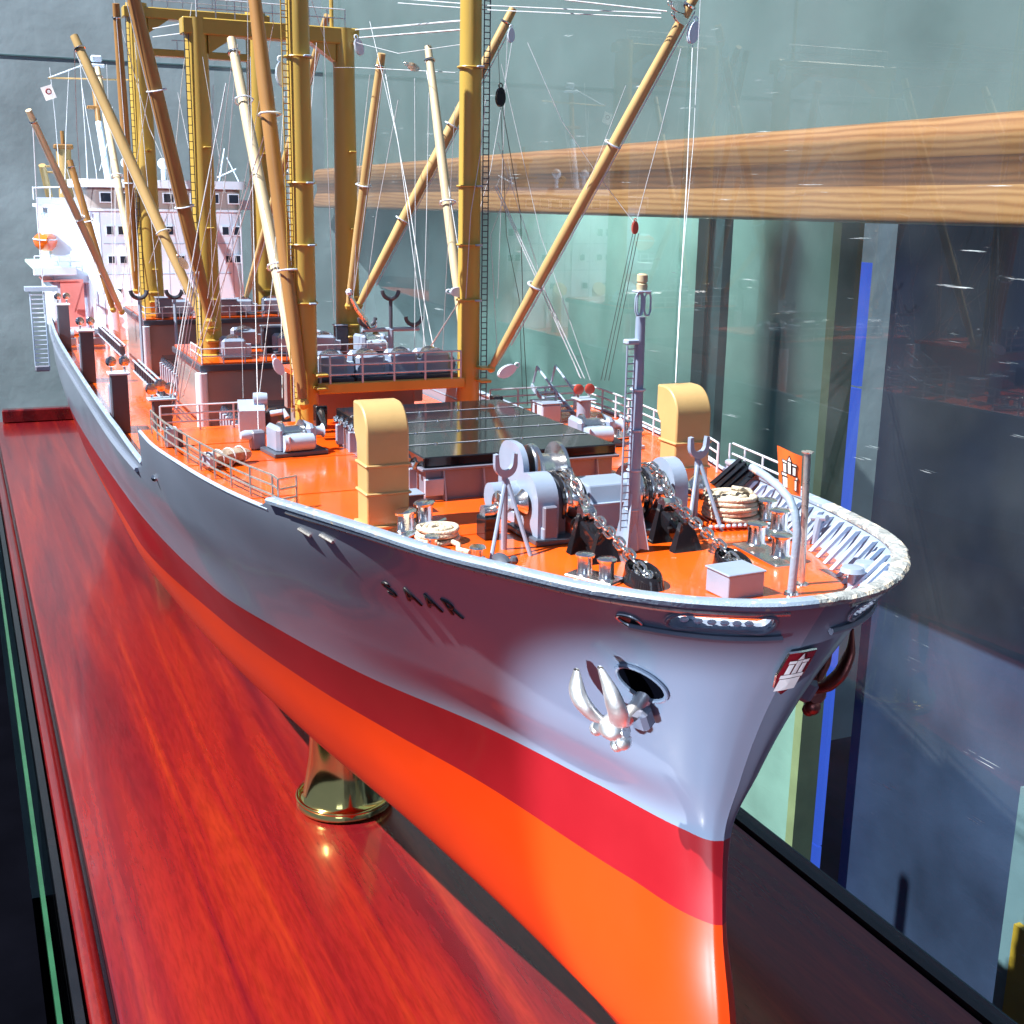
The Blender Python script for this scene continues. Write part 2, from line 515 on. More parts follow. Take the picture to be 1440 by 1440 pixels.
def thing(name, label, cat, loc=(0, 0, 0), group=None, rz=0):
    o = bpy.data.objects.new(name, None)
    o.empty_display_size = 0.05
    o.location = loc
    o.rotation_euler = (0, 0, rz)
    o['label'] = label
    o['category'] = cat
    if group:
        o['group'] = group
    COL.objects.link(o)
    return o

def tag(o, label, cat, group=None):
    o['label'] = label
    o['category'] = cat
    if group:
        o['group'] = group
    return o

def struct(o):
    o['kind'] = 'structure'
    return o

def dup(root, loc, label, group=None, rz=None, mats=None):
    kids = {}
    for ob in COL.objects:
        if ob.parent:
            kids.setdefault(ob.parent.name, []).append(ob)
    def cp(o, parent):
        c = o.copy()
        COL.objects.link(c)
        if parent is not None:
            c.parent = parent
        for ch in kids.get(o.name, []):
            cp(ch, c)
        return c
    r = cp(root, None)
    r.location = loc
    if rz is not None:
        r.rotation_euler = (0, 0, rz)
    r['label'] = label
    if group:
        r['group'] = group
    return r

def share(proto, name, parent, loc=(0, 0, 0), rot=None, scale=None):     # another piece with the same mesh
    o = bpy.data.objects.new(name, proto.data)
    COL.objects.link(o)
    o.parent = parent
    o.location = loc
    if rot is not None:
        o.rotation_euler = rot
    if scale is not None:
        o.scale = scale
    return o

# ------------------------------------------------------------------ hull form
def pchip(xs, ys, x):
    n = len(xs)
    if x <= xs[0]:
        return ys[0]
    if x >= xs[-1]:
        return ys[-1]
    h = [xs[i + 1] - xs[i] for i in range(n - 1)]
    d = [(ys[i + 1] - ys[i]) / h[i] for i in range(n - 1)]
    def slope(i):
        if i == 0:
            return d[0]
        if i == n - 1:
            return d[-1]
        if d[i - 1] * d[i] <= 0:
            return 0.0
        w1, w2 = 2 * h[i] + h[i - 1], h[i] + 2 * h[i - 1]
        return (w1 + w2) / (w1 / d[i - 1] + w2 / d[i])
    i = 0
    while x > xs[i + 1]:
        i += 1
    t = (x - xs[i]) / h[i]
    m0, m1 = slope(i) * h[i], slope(i + 1) * h[i]
    return (2 * t ** 3 - 3 * t * t + 1) * ys[i] + (t ** 3 - 2 * t * t + t) * m0 + (-2 * t ** 3 + 3 * t * t) * ys[i + 1] + (t ** 3 - t * t) * m1

LEVELS = [
    (0.78, [(-2.75, 0), (-2.8, .01), (-3.3, .03), (-4, .07), (-5.2, .14), (-6.5, .26), (-9, .35), (-12, .15), (-14, .05)]),
    (0.84, [(-2.62, 0), (-2.65, .02), (-3.2, .07), (-4, .13), (-5.2, .26), (-6.5, .42), (-9, .52), (-12, .28), (-14, .08)]),
    (0.98, [(-2.42, 0), (-2.45, .04), (-2.8, .12), (-3.5, .21), (-4.2, .32), (-5.2, .49), (-6.5, .65), (-8, .74), (-10, .70), (-12, .5), (-14, .2)]),
    (1.18, [(-2.45, 0), (-2.465, .03), (-2.8, .13), (-3.5, .25), (-4.2, .41), (-5.2, .62), (-6.5, .80), (-8, .88), (-10, .86), (-12, .70), (-14, .4)]),
    (1.45, [(-2.517, 0), (-2.53, .022), (-2.84, .12), (-3.57, .292), (-4.04, .436), (-4.56, .584), (-5.58, .79), (-7.1, .96), (-9.8, .985), (-12, .88), (-14.5, .5)]),
    (1.70, [(-2.536, 0), (-2.548, .03), (-2.62, .065), (-2.95, .16), (-3.41, .297), (-4.06, .555), (-4.6, .714), (-5.24, .86), (-7.1, 1.0), (-9.8, 1.045), (-12, .98), (-14.5, .7)]),
    (1.90, [(-2.482, 0), (-2.49, .045), (-2.53, .10), (-2.62, .16), (-2.8, .235), (-3, .305), (-3.4, .42), (-4, .65), (-4.7, .84), (-5.3, .95), (-7, 1.06), (-10, 1.08), (-12, 1.02), (-14.5, .8)]),
    (2.10, [(-2.408, 0), (-2.416, .06), (-2.445, .125), (-2.52, .195), (-2.7, .295), (-3, .42), (-3.4, .55), (-4, .77), (-4.7, .94), (-5.3, 1.04), (-7, 1.10), (-10, 1.09), (-12, 1.03), (-14.5, .84)]),
    (2.37, [(-2.265, 0), (-2.272, .07), (-2.30, .16), (-2.36, .25), (-2.47, .345), (-2.62, .44), (-3, .60), (-3.4, .73), (-3.8, .855), (-4.3, .985), (-4.7, 1.05), (-5.3, 1.11), (-7, 1.12), (-10, 1.09), (-12, 1.03), (-14.5, .88)]),
    (2.50, [(-2.185, 0), (-2.191, .08), (-2.215, .17), (-2.25, .24), (-2.31, .325), (-2.39, .405), (-2.5, .49), (-2.75, .605), (-3.0, .70), (-3.4, .80), (-3.8, .90), (-4.3, 1.03), (-4.7, 1.09), (-5.3, 1.125), (-7, 1.12), (-10, 1.09), (-12, 1.03), (-14.5, .88)]),
]
LZ = [l[0] for l in LEVELS]
STERN = -18.0
def stem(z):
    return pchip(LZ, [l[1][0][0] for l in LEVELS], z)
def lev(i, d):                                   # half breadth at level i, d behind that level's stem
    tb = LEVELS[i][1]
    x = tb[0][0] - d
    if x >= tb[0][0]:
        return 0.0
    return pchip([-p[0] for p in tb], [p[1] for p in tb], -x)
def hb(x, z):
    d = max(0.0, stem(z) - x)
    # blend from 'same distance behind the stem' at the bow to 'same station' further aft
    k = min(1.0, d / 0.8)
    def li(i):
        ds = LEVELS[i][1][0][0] - x
        dd = d * (1 - k) + max(0.0, ds) * k
        return lev(i, dd)
    z = min(z, 2.50)
    v = pchip(LZ, [li(i) for i in range(len(LZ))], z)
    if x < -14.5:
        v *= max(0.0, 1 - ((-14.5 - x) / 3.4) ** 2)
    return v
def fz(x):                                       # forecastle deck height
    return 2.37 + (0.035 * ((x + 3.4) / 1.1) ** 2 if x > -3.4 else 0.0)
def sheer(x):                                    # upper edge of the hull plating
    if x > -3.93:
        return pchip([0, .35, .8, 1.2, 1.75], [2.50, 2.495, 2.468, 2.445, 2.415], -2.18 - x)
    if x > -4.02:
        return 2.372 + 0.043 * (x + 4.02) / 0.09
    if x > -5.50:
        return 2.372
    if x > -5.56:
        return 2.372 + 0.05 * (-5.50 - x) / 0.06
    if x > -5.72:
        return 2.422 + (2.185 - 2.422) * ((-5.56 - x) / 0.16) ** 0.45
    if x > -6.4:
        return 2.185 + 0.035 * (-5.72 - x) / 0.68
    return 2.22

# ------------------------------------------------------------------ setting: room around the case
def quad(name, pts, mt, thick=None):
    b = MB()
    b.add(pts, [(0, 1, 2, 3)])
    return struct(b.build(name, mt, smooth=0))
b = MB().box((-10, 2, -9.06), (60, 50, 0.1))
struct(b.build('floor', M['darkfloor'], smooth=0))
b = MB().box((-9.0, 11.0, -8.99), (34, 17.4, 0.02))
struct(b.build('carpet', M['plum'], smooth=0))
b = MB().box((-21.6, 4, 0), (0.2, 32, 18))
bw_ = struct(b.build('back_wall', M['plaster'], smooth=0))
MB().box((-21.495, 4, 5.37), (0.02, 32, 0.02)).build('wall_joint', M['postl'], bw_, smooth=0)
# upper wall that the pine beam is fixed to, and the deeper space below it
b = MB().box((-10, 4.45, 6.45), (26, 0.5, 5.5))
struct(b.build('upper_wall', M['plasterg'], smooth=0))
b = MB().box((-16.3, 7.1, -2.5), (10.6, 0.2, 13.0))
tw = struct(b.build('side_wall', M['plastert'], smooth=0))
b = MB().box((-10.98, 7.06, -2.5), (0.14, 0.30, 13.0))
b.build('door_jamb', M['jamb'], tw, smooth=0)
b = MB().box((-12.72, 6.6, -2.5), (0.26, 0.12, 13.0))
sp = tag(b.build('steel_post', M['postl'], smooth=0), 'slim upright steel post behind the case below the pine beam', 'post')
b = MB().box((-12.98, 6.56, -2.5), (0.24, 0.12, 13.0))
b.build('post_flange', M['post'], sp, smooth=0)
b = MB().box((-3.5, 11.1, -2), (22.0, 0.2, 18))
struct(b.build('far_wall', M['navy'], smooth=0))
b = MB().box((7.6, 4, -2), (0.2, 16, 18))
struct(b.build('end_wall', M['navy'], smooth=0))
b = MB().box((-9.5, -6.2, -0.62), (26.0, 9.0, 0.6))
tag(b.build('dark_filler', M['darkfloor'], smooth=0), 'dark bench added along the near side of the display case', 'slab')  # dark filler added where the space beside the case is only dark
# dark partition standing beyond the case, with a strip of blue light beside it
b = MB().box((-5.2, 7.9, -2.75), (11.8, 0.14, 12.5))
pt = tag(b.build('partition', M['navy'], smooth=0), 'dark navy partition panel standing beyond the right side of the case', 'partition')
strip_t = thing('light_strip', 'narrow upright strip of blue light beside the dark partition', 'light strip', (-11.22, 7.45, -3.0))
for z0, z1 in ((-9.0, -4.4), (-4.38, -1.5), (-1.48, 1.35), (1.38, 2.75)):
    MB().box((-11.17, 7.45, (z0 + z1) / 2), (0.24, 0.06, z1 - z0)).build('light_panel', M['bluelight'], strip_t, smooth=0)
# pale door frame at the lower right
df = thing('door', 'grey-blue door frame with an ochre panel at the far right edge', 'door', (-5.1, 4.2, -3.0))
MB().box((-4.93, 4.2, -4.6), (0.60, 0.1, 8.8)).build('frame', M['frame'], df, smooth=0)
MB().box((-4.95, 4.13, -3.1), (0.30, 0.06, 4.0)).build('panel', M['ochrepanel'], df, smooth=0)

# pine beam: moulded, with a hollow along its middle, rising a little towards the viewer
prof = [(0.0, 0.0), (-0.19, 0.0), (-0.225, 0.02), (-0.235, 0.06), (-0.235, 0.13), (-0.225, 0.22), (-0.205, 0.31), (-0.185, 0.37), (-0.172, 0.44), (-0.168, 0.50), (-0.172, 0.56), (-0.185, 0.63), (-0.205, 0.70), (-0.22, 0.80), (-0.215, 0.90), (-0.18, 0.97), (-0.13, 1.0), (0.0, 1.0)]
beam_t = thing('pine_beam', 'long pine beam with a dark middle band running behind the glass', 'beam', (-12.0, 4.2, 3.2))
for nm, k0, k1, mt in (('lower_board', 0, 7, 'pine'), ('middle_board', 7, 11, 'dark_pine'), ('upper_board', 11, 17, 'pine')):
    rows = []
    for i in range(17):
        x = -21.4 + i * 19.4 / 16
        t = (x + 21.5) / 15.9
        z0, z1 = 3.146 + 0.123 * t, 3.79 + 0.152 * t
        rows.append([(x, 4.2 + a, z0 + (z1 - z0) * c) for a, c in prof[k0:k1 + 1]])
    MB().grid(rows).build(nm, M[mt], beam_t, smooth=60)

# ------------------------------------------------------------------ base board, trim, glass case
base = thing('display_base', 'glossy mahogany base board under the ship with dark grain streaks', 'display base', (-9.0, 0.0, -0.2))
b = MB().bbox((-9.75, 0.27, -0.06), (19.9, 3.39, 0.12), 0.012)
b.build('board', M['base'], base)
b = MB()
b.tube([(-19.7, -1.50, -0.10), (1.0, -1.50, -0.10)], 0.055, 12)
b.box((-9.4, -1.49, -0.22), (20.6, 0.13, 0.2))
b.build('moulding', M['moulding'], base)
b = MB().bbox((-19.62, 0.27, 0.10), (0.18, 3.2, 0.20), 0.02)
b.build('end_moulding', M['moulding'], base)
MB().box((-9.4, -1.575, -0.16), (20.6, 0.04, 0.24)).build('side_channel', M['blackgloss'], base, smooth=0)
MB().box((-9.4, 2.02, -0.07), (20.9, 0.09, 0.18)).build('far_channel', M['blackgloss'], base, smooth=0)
MB().box((-9.4, 2.085, -0.09), (20.9, 0.025, 0.18)).build('far_channel_lip', M['postl'], base, smooth=0)
MB().box((-9.4, 0.3, -4.6), (20.4, 3.2, 8.8)).build('plinth', M['blackgloss'], base, smooth=0)
case = thing('glass_case', 'clear glass side panes of the display case behind the ship', 'glass case', (-9.0, 2.0, 0.0))
for k, (x0, x1) in enumerate(((-19.6, -13.0), (-12.99, -6.2), (-6.19, 1.0))):
    MB().box(((x0 + x1) / 2, 2.02, 3.03), (x1 - x0, 0.03, 6.0)).build('pane', M['glass'], case, smooth=0)
MB().box((-9.4, -1.655, -0.10), (20.6, 0.022, 0.10)).build('pane_edge', M['edge'], case, smooth=0)

# ------------------------------------------------------------------ the ship
ship = thing('model_ship', 'large grey and red cargo ship model with orange decks in a display case', 'model ship', (-9.0, 0.0, 0.72))
ds = []
d = 0.0
for k in range(24):
    ds.append(0.04 * (k / 24) ** 2.2)
d = 0.04
while d < 15.6:
    ds.append(d)
    d += 0.004 if d < 0.22 else 0.008 if d < 0.34 else 0.04 if d < 2.9 else 0.03 if d < 3.5 else 0.15
ds.append(15.7)
def hull_rows(zf0, zf1, n, side):
    rows = []
    for i in range(n + 1):
        row = []
        for dd in ds:
            # station from the stem at this height, fading to an upright station aft
            k = min(1.0, dd / 3.0)
            zz = None
            x = -2.2 - dd
            for _ in range(3):
                z0 = zf0(x) if callable(zf0) else zf0
                z1 = zf1(x) if callable(zf1) else zf1
                zz = z0 + (z1 - z0) * i / n
                x = (stem(min(zz, 2.5)) - dd) * (1 - k) + (-2.25 - dd) * k
            zz2 = zz
            row.append((x, side * hb(x, min(zz2, 2.5)) if dd > 0 else 0.0, zz2))
        rows.append(row)
    return rows
def in_lead(y, z, grow=0.0):
    # the long panama lead is a real opening through plating and bulwark
    w, h_ = 0.100 - 0.021 + grow * 0.2, 0.021 + grow
    dy = max(0.0, abs(abs(y) - 0.215) - w)
    return math.hypot(dy, z - 2.442) < h_
def shell(name, zf0, zf1, n, mt):
    b = MB()
    for side in (-1, 1):
        b.grid(hull_rows(zf0, zf1, n, side), flip=(side > 0))
    if name == 'topsides':
        keep = []
        for q in b.f:
            cy = sum(b.v[i][1] for i in q) / 4
            cz = sum(b.v[i][2] for i in q) / 4
            cx = sum(b.v[i][0] for i in q) / 4
            if cx > -2.6 and in_lead(cy, cz, 0.003):
                continue
            keep.append(q)
        b.f = keep
    o = b.build(name, mt, ship, smooth=70)
    return o
shell('bottom_plating', 0.78, 1.45, 16, M['bottom'])
shell('boot_topping', 1.45, 1.70, 5, M['boot'])
topsides = shell('topsides', 1.70, sheer, 72, M['hull_grey'])
b = MB()
keel = [p for p in hull_rows(0.78, 1.45, 1, -1)[0]]
b.grid([keel, [(p[0], -p[1], p[2]) for p in keel]])
b.build('keel', M['bottom'], ship, smooth=70)

def deck_sheet(name, x0, x1, zf, mt, inset, parent=ship, n=60):
    rows = []
    for i in range(n + 1):
        x = x0 + (x1 - x0) * i / n
        z = zf(x) if callable(zf) else zf
        w = max(0.0, hb(x, z) - inset)
        rows.append([(x, -w, z), (x, -w * 0.5, z), (x, 0, z), (x, w * 0.5, z), (x, w, z)])
    b = MB().grid(rows)
    return b.build(name, mt, parent, smooth=60)
deck_f = deck_sheet('forecastle_deck', -5.56, -2.28, fz, M['deck'], 0.004, n=90)
deck_m = deck_sheet('main_deck', -17.6, -5.5, 2.07, M['deck'], 0.012, n=80)
# bulkhead at the break of the forecastle
MB().prism([(-hb(-5.55, 2.08) + 0.03, 2.072), (hb(-5.55, 2.08) - 0.03, 2.072), (hb(-5.55, 2.36) - 0.03, 2.366), (-hb(-5.55, 2.36) + 0.03, 2.366)], -5.555, -5.535, 'X').build('forecastle_bulkhead', M['brownwall'], ship, smooth=0)
# plate seams on the decks (thin weld lines)
for x in (-3.45, -4.15, -4.75, -5.15):
    w = hb(x, 2.37) - 0.02
    MB().box((x, 0, fz(x) + 0.001), (0.005, 2 * w, 0.002)).build('deck_seam', M['deck'], ship, smooth=0)
# white trim line along the forecastle deck edge
for s in (-1, 1):
    pts = [(x, s * (hb(x, 2.37) - 0.004), 2.374) for x in [-3.97 - i * 0.05 for i in range(32)]]
    MB().tube(pts, 0.008, 6).build('deck_edge_strip', M['pale'], ship)
    pts = [(x, s * (hb(x, sheer(x)) - 0.006), sheer(x) + 0.004) for x in [-5.72 - 0.02 * i for i in range(30)] + [-6.4 - 0.35 * i for i in range(28)]]
    MB().tube(pts, 0.013, 6).build('main_bulwark_cap', M['cap'], ship)
    pts = [(x, s * (hb(x, 2.12) - 0.012 + 0.02), 2.12 - 0.0) for x in [-5.9 - 0.25 * i for i in range(40)]]
    MB().tube(pts, 0.012, 6).build('rubbing_strake', M['hull_grey'], ship)
# inner bulwark plating
def bw_x(i, n=70):
    t = i / n
    return -2.212 - 1.72 * t ** 2.0
for s in (-1, 1):
    rows = []
    for j in range(21):
        row = []
        for i in range(161):
            x = bw_x(i, 160)
            z0, z1 = fz(x) - 0.004, sheer(x) - 0.004
            z = z0 + (z1 - z0) * j / 20
            x = min(x, stem(z) - 0.024)
            row.append((x, s * max(0, hb(x, z) - 0.02), z))
        rows.append(row)
    b = MB().grid(rows, flip=(s < 0))
    b.f = [q for q in b.f if not (sum(b.v[i][0] for i in q) / 4 > -2.6 and in_lead(sum(b.v[i][1] for i in q) / 4, sum(b.v[i][2] for i in q) / 4, 0.006))]
    b.build('bulwark_plate', M['grey'], ship, smooth=60)
# cap rail: sound paint to about X -2.25, chipped around the very bow
def cap_pts(i0, i1, s, n=90):
    out = []
    for i in range(i0, i1 + 1):
        t = i / n
        x = -2.186 - 1.745 * t ** 1.9
        out.append((x, s * hb(x, sheer(x)), sheer(x)))
    return out
def cap_rail(name, pts, mt, jag=0.0):
    b = MB()
    rows = []
    rnd = random.Random(3)
    for i, p in enumerate(pts):
        a = Vector(pts[max(0, i - 1)])
        c = Vector(pts[min(len(pts) - 1, i + 1)])
        t = (c - a)
        t.z = 0
        t.normalize()
        n = Vector((t.y, -t.x, 0))
        if n.dot(Vector(p) - Vector((-4.5, 0, p[2]))) < 0:
            n = -n
        jo = 1 + jag * rnd.uniform(-1, 1)
        sec = [(0.010 * jo, -0.010), (0.014 * jo, 0.002), (0.008, 0.009 + 0.003 * jag * rnd.uniform(-1, 1)), (-0.022, 0.010), (-0.030 * jo, 0.004), (-0.030, -0.006), (0.010 * jo, -0.010)]
        rows.append([Vector(p) + n * u + Vector((0, 0, w)) for u, w in sec])
    b.grid(rows)
    b.f.append(tuple(range(6)))
    L = len(b.v)
    b.f.append(tuple(range(L - 7, L - 1)))
    return b.build(name, mt, ship, smooth=40)
cap_rail('cap_rail', cap_pts(2, 90, -1), M['cap'])
cap_rail('cap_rail', cap_pts(62, 90, 1), M['cap'])
front = list(reversed(cap_pts(0, 2, -1)))[:-1] + cap_pts(0, 62, 1)
cap_rail('bow_cap_rail', front, M['chip'], jag=0.22)
# spurling line just below the cap on the outside
for s in (-1, 1):
    pts = [(x, s * (hb(x, sheer(x) - 0.028) + 0.002), sheer(x) - 0.028) for x in [-2.21 - 0.03 * i for i in range(55)]]
    MB().tube(pts, 0.006, 6).build('rail_bead', M['rail'], ship)
# bulwark stays: sloping brackets inside both bulwarks
for s in (-1, 1):
    for i in range(18):
        x = -2.36 - 0.066 * i
        if i > 8:
            x -= 0.012 * (i - 8)
        z0, z1 = fz(x) + 0.002, sheer(x) - 0.012
        yo0, yo1 = s * (hb(x, z0) - 0.022), s * (hb(x, z1) - 0.024)
        yi = s * (hb(x, z0) - 0.075)
        if yi * s < 0.02:
            continue
        t = 0.007
        b = MB()
        vs = []
        for dx in (-t, t):
            vs += [(x + dx, yi, z0), (x + dx, yi - s * -0.012, z0), (x + dx, yo1, z1), (x + dx, yo1 - s * 0.022, z1)]
        b.add(vs, [(0, 1, 2, 3), (7, 6, 5, 4), (0, 4, 5, 1), (1, 5, 6, 2), (2, 6, 7, 3), (3, 7, 4, 0)])
        b.build('bulwark_stay', M['pale'], ship, smooth=0)

# hull fittings
def hull_frame(x, z, s=-1, out=0.0):
    y = s * hb(x, z)
    e = 0.01
    tx = Vector((2 * e, s * (hb(x + e, z) - hb(x - e, z)), 0)).normalized()
    tz = Vector((0, s * (hb(x, z + e) - hb(x, z - e)), 2 * e)).normalized()
    n = tx.cross(tz).normalized()
    if n.y * s < 0:
        n = -n
    tz = (tz - tx * tx.dot(tz)).normalized()
    return Vector((x, y, z)) + n * out, tx, tz, n
def hull_pt(u, v, x0, z0, s, out):
    # a point u along the plating and v up, kept on the curved surface
    _, tx, tz, _n = hull_frame(x0, z0, s)
    x = x0 + tx.x * u
    z = z0 + tz.z * v
    p, _, _, n = hull_frame(x, z, s, out)
    return p, n
def hull_y_pt(y, z, out=0.0):                 # point on the bow plating given its distance off the centre line
    s_ = -1 if y < 0 else 1
    lo, hi = stem(z) - 1.2, stem(z)
    for _ in range(40):
        mid = (lo + hi) / 2
        if hb(mid, z) > abs(y):
            lo = mid
        else:
            hi = mid
    x = (lo + hi) / 2
    e = 0.012
    def xo(yy, zz):
        a_, c_ = stem(zz) - 1.2, stem(zz)
        for _ in range(30):
            m_ = (a_ + c_) / 2
            if hb(m_, zz) > abs(yy):
                a_ = m_
            else:
                c_ = m_
        return (a_ + c_) / 2
    gy = (xo(y + e, z) - xo(y - e, z)) / (2 * e)
    gz = (xo(y, z + e) - xo(y, z - e)) / (2 * e)
    n = Vector((1, -gy, -gz)).normalized()
    return Vector((x, y, z)) + n * out
def stadium(w, h, n=10):
    r = h / 2
    pts = []
    for k in range(n + 1):
        a = -PI / 2 + PI * k / n
        pts.append((w / 2 - r + r * math.cos(a), r * math.sin(a)))
    for k in range(n + 1):
        a = PI / 2 + PI * k / n
        pts.append((-w / 2 + r + r * math.cos(a), r * math.sin(a)))
    return pts
def patch(outline, x0, z0, s, o0, o1):
    b = MB()
    n = len(outline)
    c = hull_pt(0, 0, x0, z0, s, o1)[0]
    vs = [hull_pt(u, v, x0, z0, s, o0)[0] for u, v in outline] + [hull_pt(u, v, x0, z0, s, o1)[0] for u, v in outline] + [c]
    fs = [(i, (i + 1) % n, n + (i + 1) % n, n + i) for i in range(n)] + [(n + i, n + (i + 1) % n, 2 * n) for i in range(n)]
    b.add(vs, fs)
    return b
for s in (-1, 1):
    # lip round the long panama lead under the cap
    def ypt(u, v, o):
        return hull_y_pt(s * 0.215 + u, 2.442 + v, o)
    outer, inner = stadium(0.228, 0.062), stadium(0.206, 0.046)
    n_ = len(outer)
    b = MB()
    vs = [ypt(u, v, 0.003) for u, v in outer] + [ypt(u, v, 0.005) for u, v in inner] + [ypt(u, v, -0.024) for u, v in inner]
    b.add(vs, [(i, (i + 1) % n_, n_ + (i + 1) % n_, n_ + i) for i in range(n_)] + [(n_ + i, n_ + (i + 1) % n_, 2 * n_ + (i + 1) % n_, 2 * n_ + i) for i in range(n_)])
    pl = b.build('panama_lead', M['hull_grey'], ship, smooth=60)
    MB().ring([ypt(u, v, 0.005) for u, v in stadium(0.214, 0.052)], 0.0042, 8).build('lip', M['coaming'], pl)
    MB().ring([ypt(u, v, -0.027) for u, v in stadium(0.210, 0.050)], 0.004, 8).build('inner_lip', M['white'], pl)
    for q in range(6):
        MB().sphere(ypt(-0.075 + 0.026 * q, -0.014, -0.014), 0.0085, 8, (1.2, 1.5, 0.8)).build('roller', M['white'], pl)
    MB().tube([ypt(u, -0.042, 0.008) for u in [(-0.15 + 0.29 * k / 16) for k in range(17)]], 0.009, 6).build('drip_bar', M['coaming'], pl)
    # small round lead
    pl = patch([(0.024 * math.cos(a), 0.018 * math.sin(a)) for a in [2 * PI * k / 20 for k in range(20)]], -2.455, 2.412, s, -0.01, 0.002).build('round_lead', M['black'], ship)
    b = MB().ring([hull_pt(0.030 * math.cos(a), 0.022 * math.sin(a), -2.455, 2.412, s, 0.003)[0] for a in [2 * PI * k / 24 for k in range(24)]], 0.0045, 8)
    b.build('lip', M['silver'], pl)
    for x0, z0 in ((-3.76, 2.342), (-3.63, 2.352)):
        pl = MB().tube([hull_pt(u, -0.2 * u, x0, z0, s, 0.004)[0] for u in (-0.03, 0, 0.03)], 0.006, 6).build('closed_lead', M['rail'], ship)
    p, tx, tz, n = hull_frame(-5.35, 2.20, s, 0.004)
    MB().sphere(p, 0.018, 8).build('side_light', M['chrome'], ship)
# name letters, raised enamel bent to the plating
def letter_mesh(ch):
    cu = bpy.data.curves.new('letter', 'FONT')
    cu.body = ch
    cu.size = 0.088
    cu.offset = 0.0008
    cu.extrude = 0.0
    cu.align_x = 'CENTER'
    cu.resolution_u = 6
    ob = bpy.data.objects.new('letter_tmp', cu)
    COL.objects.link(ob)
    bpy.context.view_layer.update()
    me = bpy.data.meshes.new_from_object(ob.evaluated_get(bpy.context.evaluated_depsgraph_get()))
    bpy.data.objects.remove(ob)
    return me
for s in (-1, 1):
    word = 'SAAR'
    for k, ch in enumerate(word):
        me = letter_mesh(ch)
        x0 = (-3.45, -3.345, -3.242, -3.142)[k if s < 0 else 3 - k]
        import bmesh
        bm = bmesh.new()
        bm.from_mesh(me)
        bmesh.ops.triangulate(bm, faces=bm.faces[:])
        bmesh.ops.recalc_face_normals(bm, faces=bm.faces[:])
        ret = bmesh.ops.extrude_face_region(bm, geom=bm.faces[:])
        top = [v for v in ret['geom'] if isinstance(v, bmesh.types.BMVert)]
        for v in top:
            v.co.z += 1
        for v in bm.verts:
            u, w, up = v.co.x * 1.12, v.co.y - 0.03, v.co.z > 0.5
            q, n = hull_pt(u if s < 0 else -u, w, x0, 2.222 + (0.009 * k if s < 0 else 0.009 * (3 - k)), s, 0.0046 if up else -0.004)
            v.co = q - ship.location
        bmesh.ops.recalc_face_normals(bm, faces=bm.faces[:])
        bm.to_mesh(me)
        bm.free()
        me.materials.clear()
        me.materials.append(M['letter'])
        o = bpy.data.objects.new('letter', me)
        COL.objects.link(o)
        o.parent = ship
        o['label'] = 'raised black letter %s of the ship name' % ch

# castle emblem, drawn once as 2D shapes: crest on the bow, flag at the jackstaff
def castle():
    r = []
    r.append([(-0.42, -0.50), (0.42, -0.50), (0.42, -0.16), (-0.42, -0.16)])            # wall
    r.append([(-0.46, -0.14), (0.46, -0.14), (0.46, -0.04), (-0.46, -0.04)])
    r.append([(-0.36, -0.02), (-0.16, -0.02), (-0.16, 0.26), (-0.36, 0.26)])            # side towers
    r.append([(0.16, -0.02), (0.36, -0.02), (0.36, 0.26), (0.16, 0.26)])
    r.append([(-0.40, 0.28), (-0.12, 0.28), (-0.12, 0.36), (-0.40, 0.36)])
    r.append([(0.12, 0.28), (0.40, 0.28), (0.40, 0.36), (0.12, 0.36)])
    r.append([(-0.10, -0.02), (0.10, -0.02), (0.10, 0.36), (-0.10, 0.36)])              # middle tower
    r.append([(-0.13, 0.38), (0.13, 0.38), (0.0, 0.56)])
    return r
out = [(-0.056, 0.060), (0.056, 0.060), (0.060, -0.01), (0.044, -0.050), (0.0, -0.078), (-0.044, -0.050), (-0.060, -0.01)]
dense = []
for i in range(len(out)):
    (a0, b0), (a1, b1) = out[i], out[(i + 1) % len(out)]
    dense += [(a0 + (a1 - a0) * q / 6, b0 + (b1 - b0) * q / 6) for q in range(6)]
CY, CZ = 0.008, 2.288
def crest_pt(u, v, o):
    return hull_y_pt(CY + u, CZ + v, o)
b = MB()
rows_u = [-0.060 + 0.12 * q / 12 for q in range(13)]
def inside_span(u):
    top = 0.060
    bot = -0.078 + 0.028 / 0.044 * abs(u) if abs(u) < 0.044 else -0.050 + 0.040 / 0.016 * (abs(u) - 0.044)
    return bot, top
rows = []
for q in range(9):
    row = []
    for u in rows_u:
        lo, hi = inside_span(u)
        row.append(crest_pt(u * 0.66, lo + (hi - lo) * q / 8, 0.012))
    rows.append(row)
b.grid(rows)
crest = b.build('crest', M['shield'], ship, smooth=60)
MB().ring([crest_pt(u * 0.68, v, 0.008) for u, v in dense], 0.0045, 6).build('rim', M['silver'], crest)
b = MB()
for poly in castle():
    q = []
    for i in range(len(poly)):
        (a0, b0), (a1, b1) = poly[i], poly[(i + 1) % len(poly)]
        q += [(a0 + (a1 - a0) * w_ / 4, b0 + (b1 - b0) * w_ / 4) for w_ in range(4)]
    cu, cv = sum(a for a, _ in q) / len(q), sum(c for _, c in q) / len(q)
    vs = [crest_pt(a * 0.072, c * 0.115 - 0.004, 0.0145) for a, c in q] + [crest_pt(cu * 0.072, cv * 0.115 - 0.004, 0.0150)]
    n = len(q)
    b.add(vs, [(i, (i + 1) % n, n) for i in range(n)])
b.build('castle', M['flagw'], crest, smooth=0)

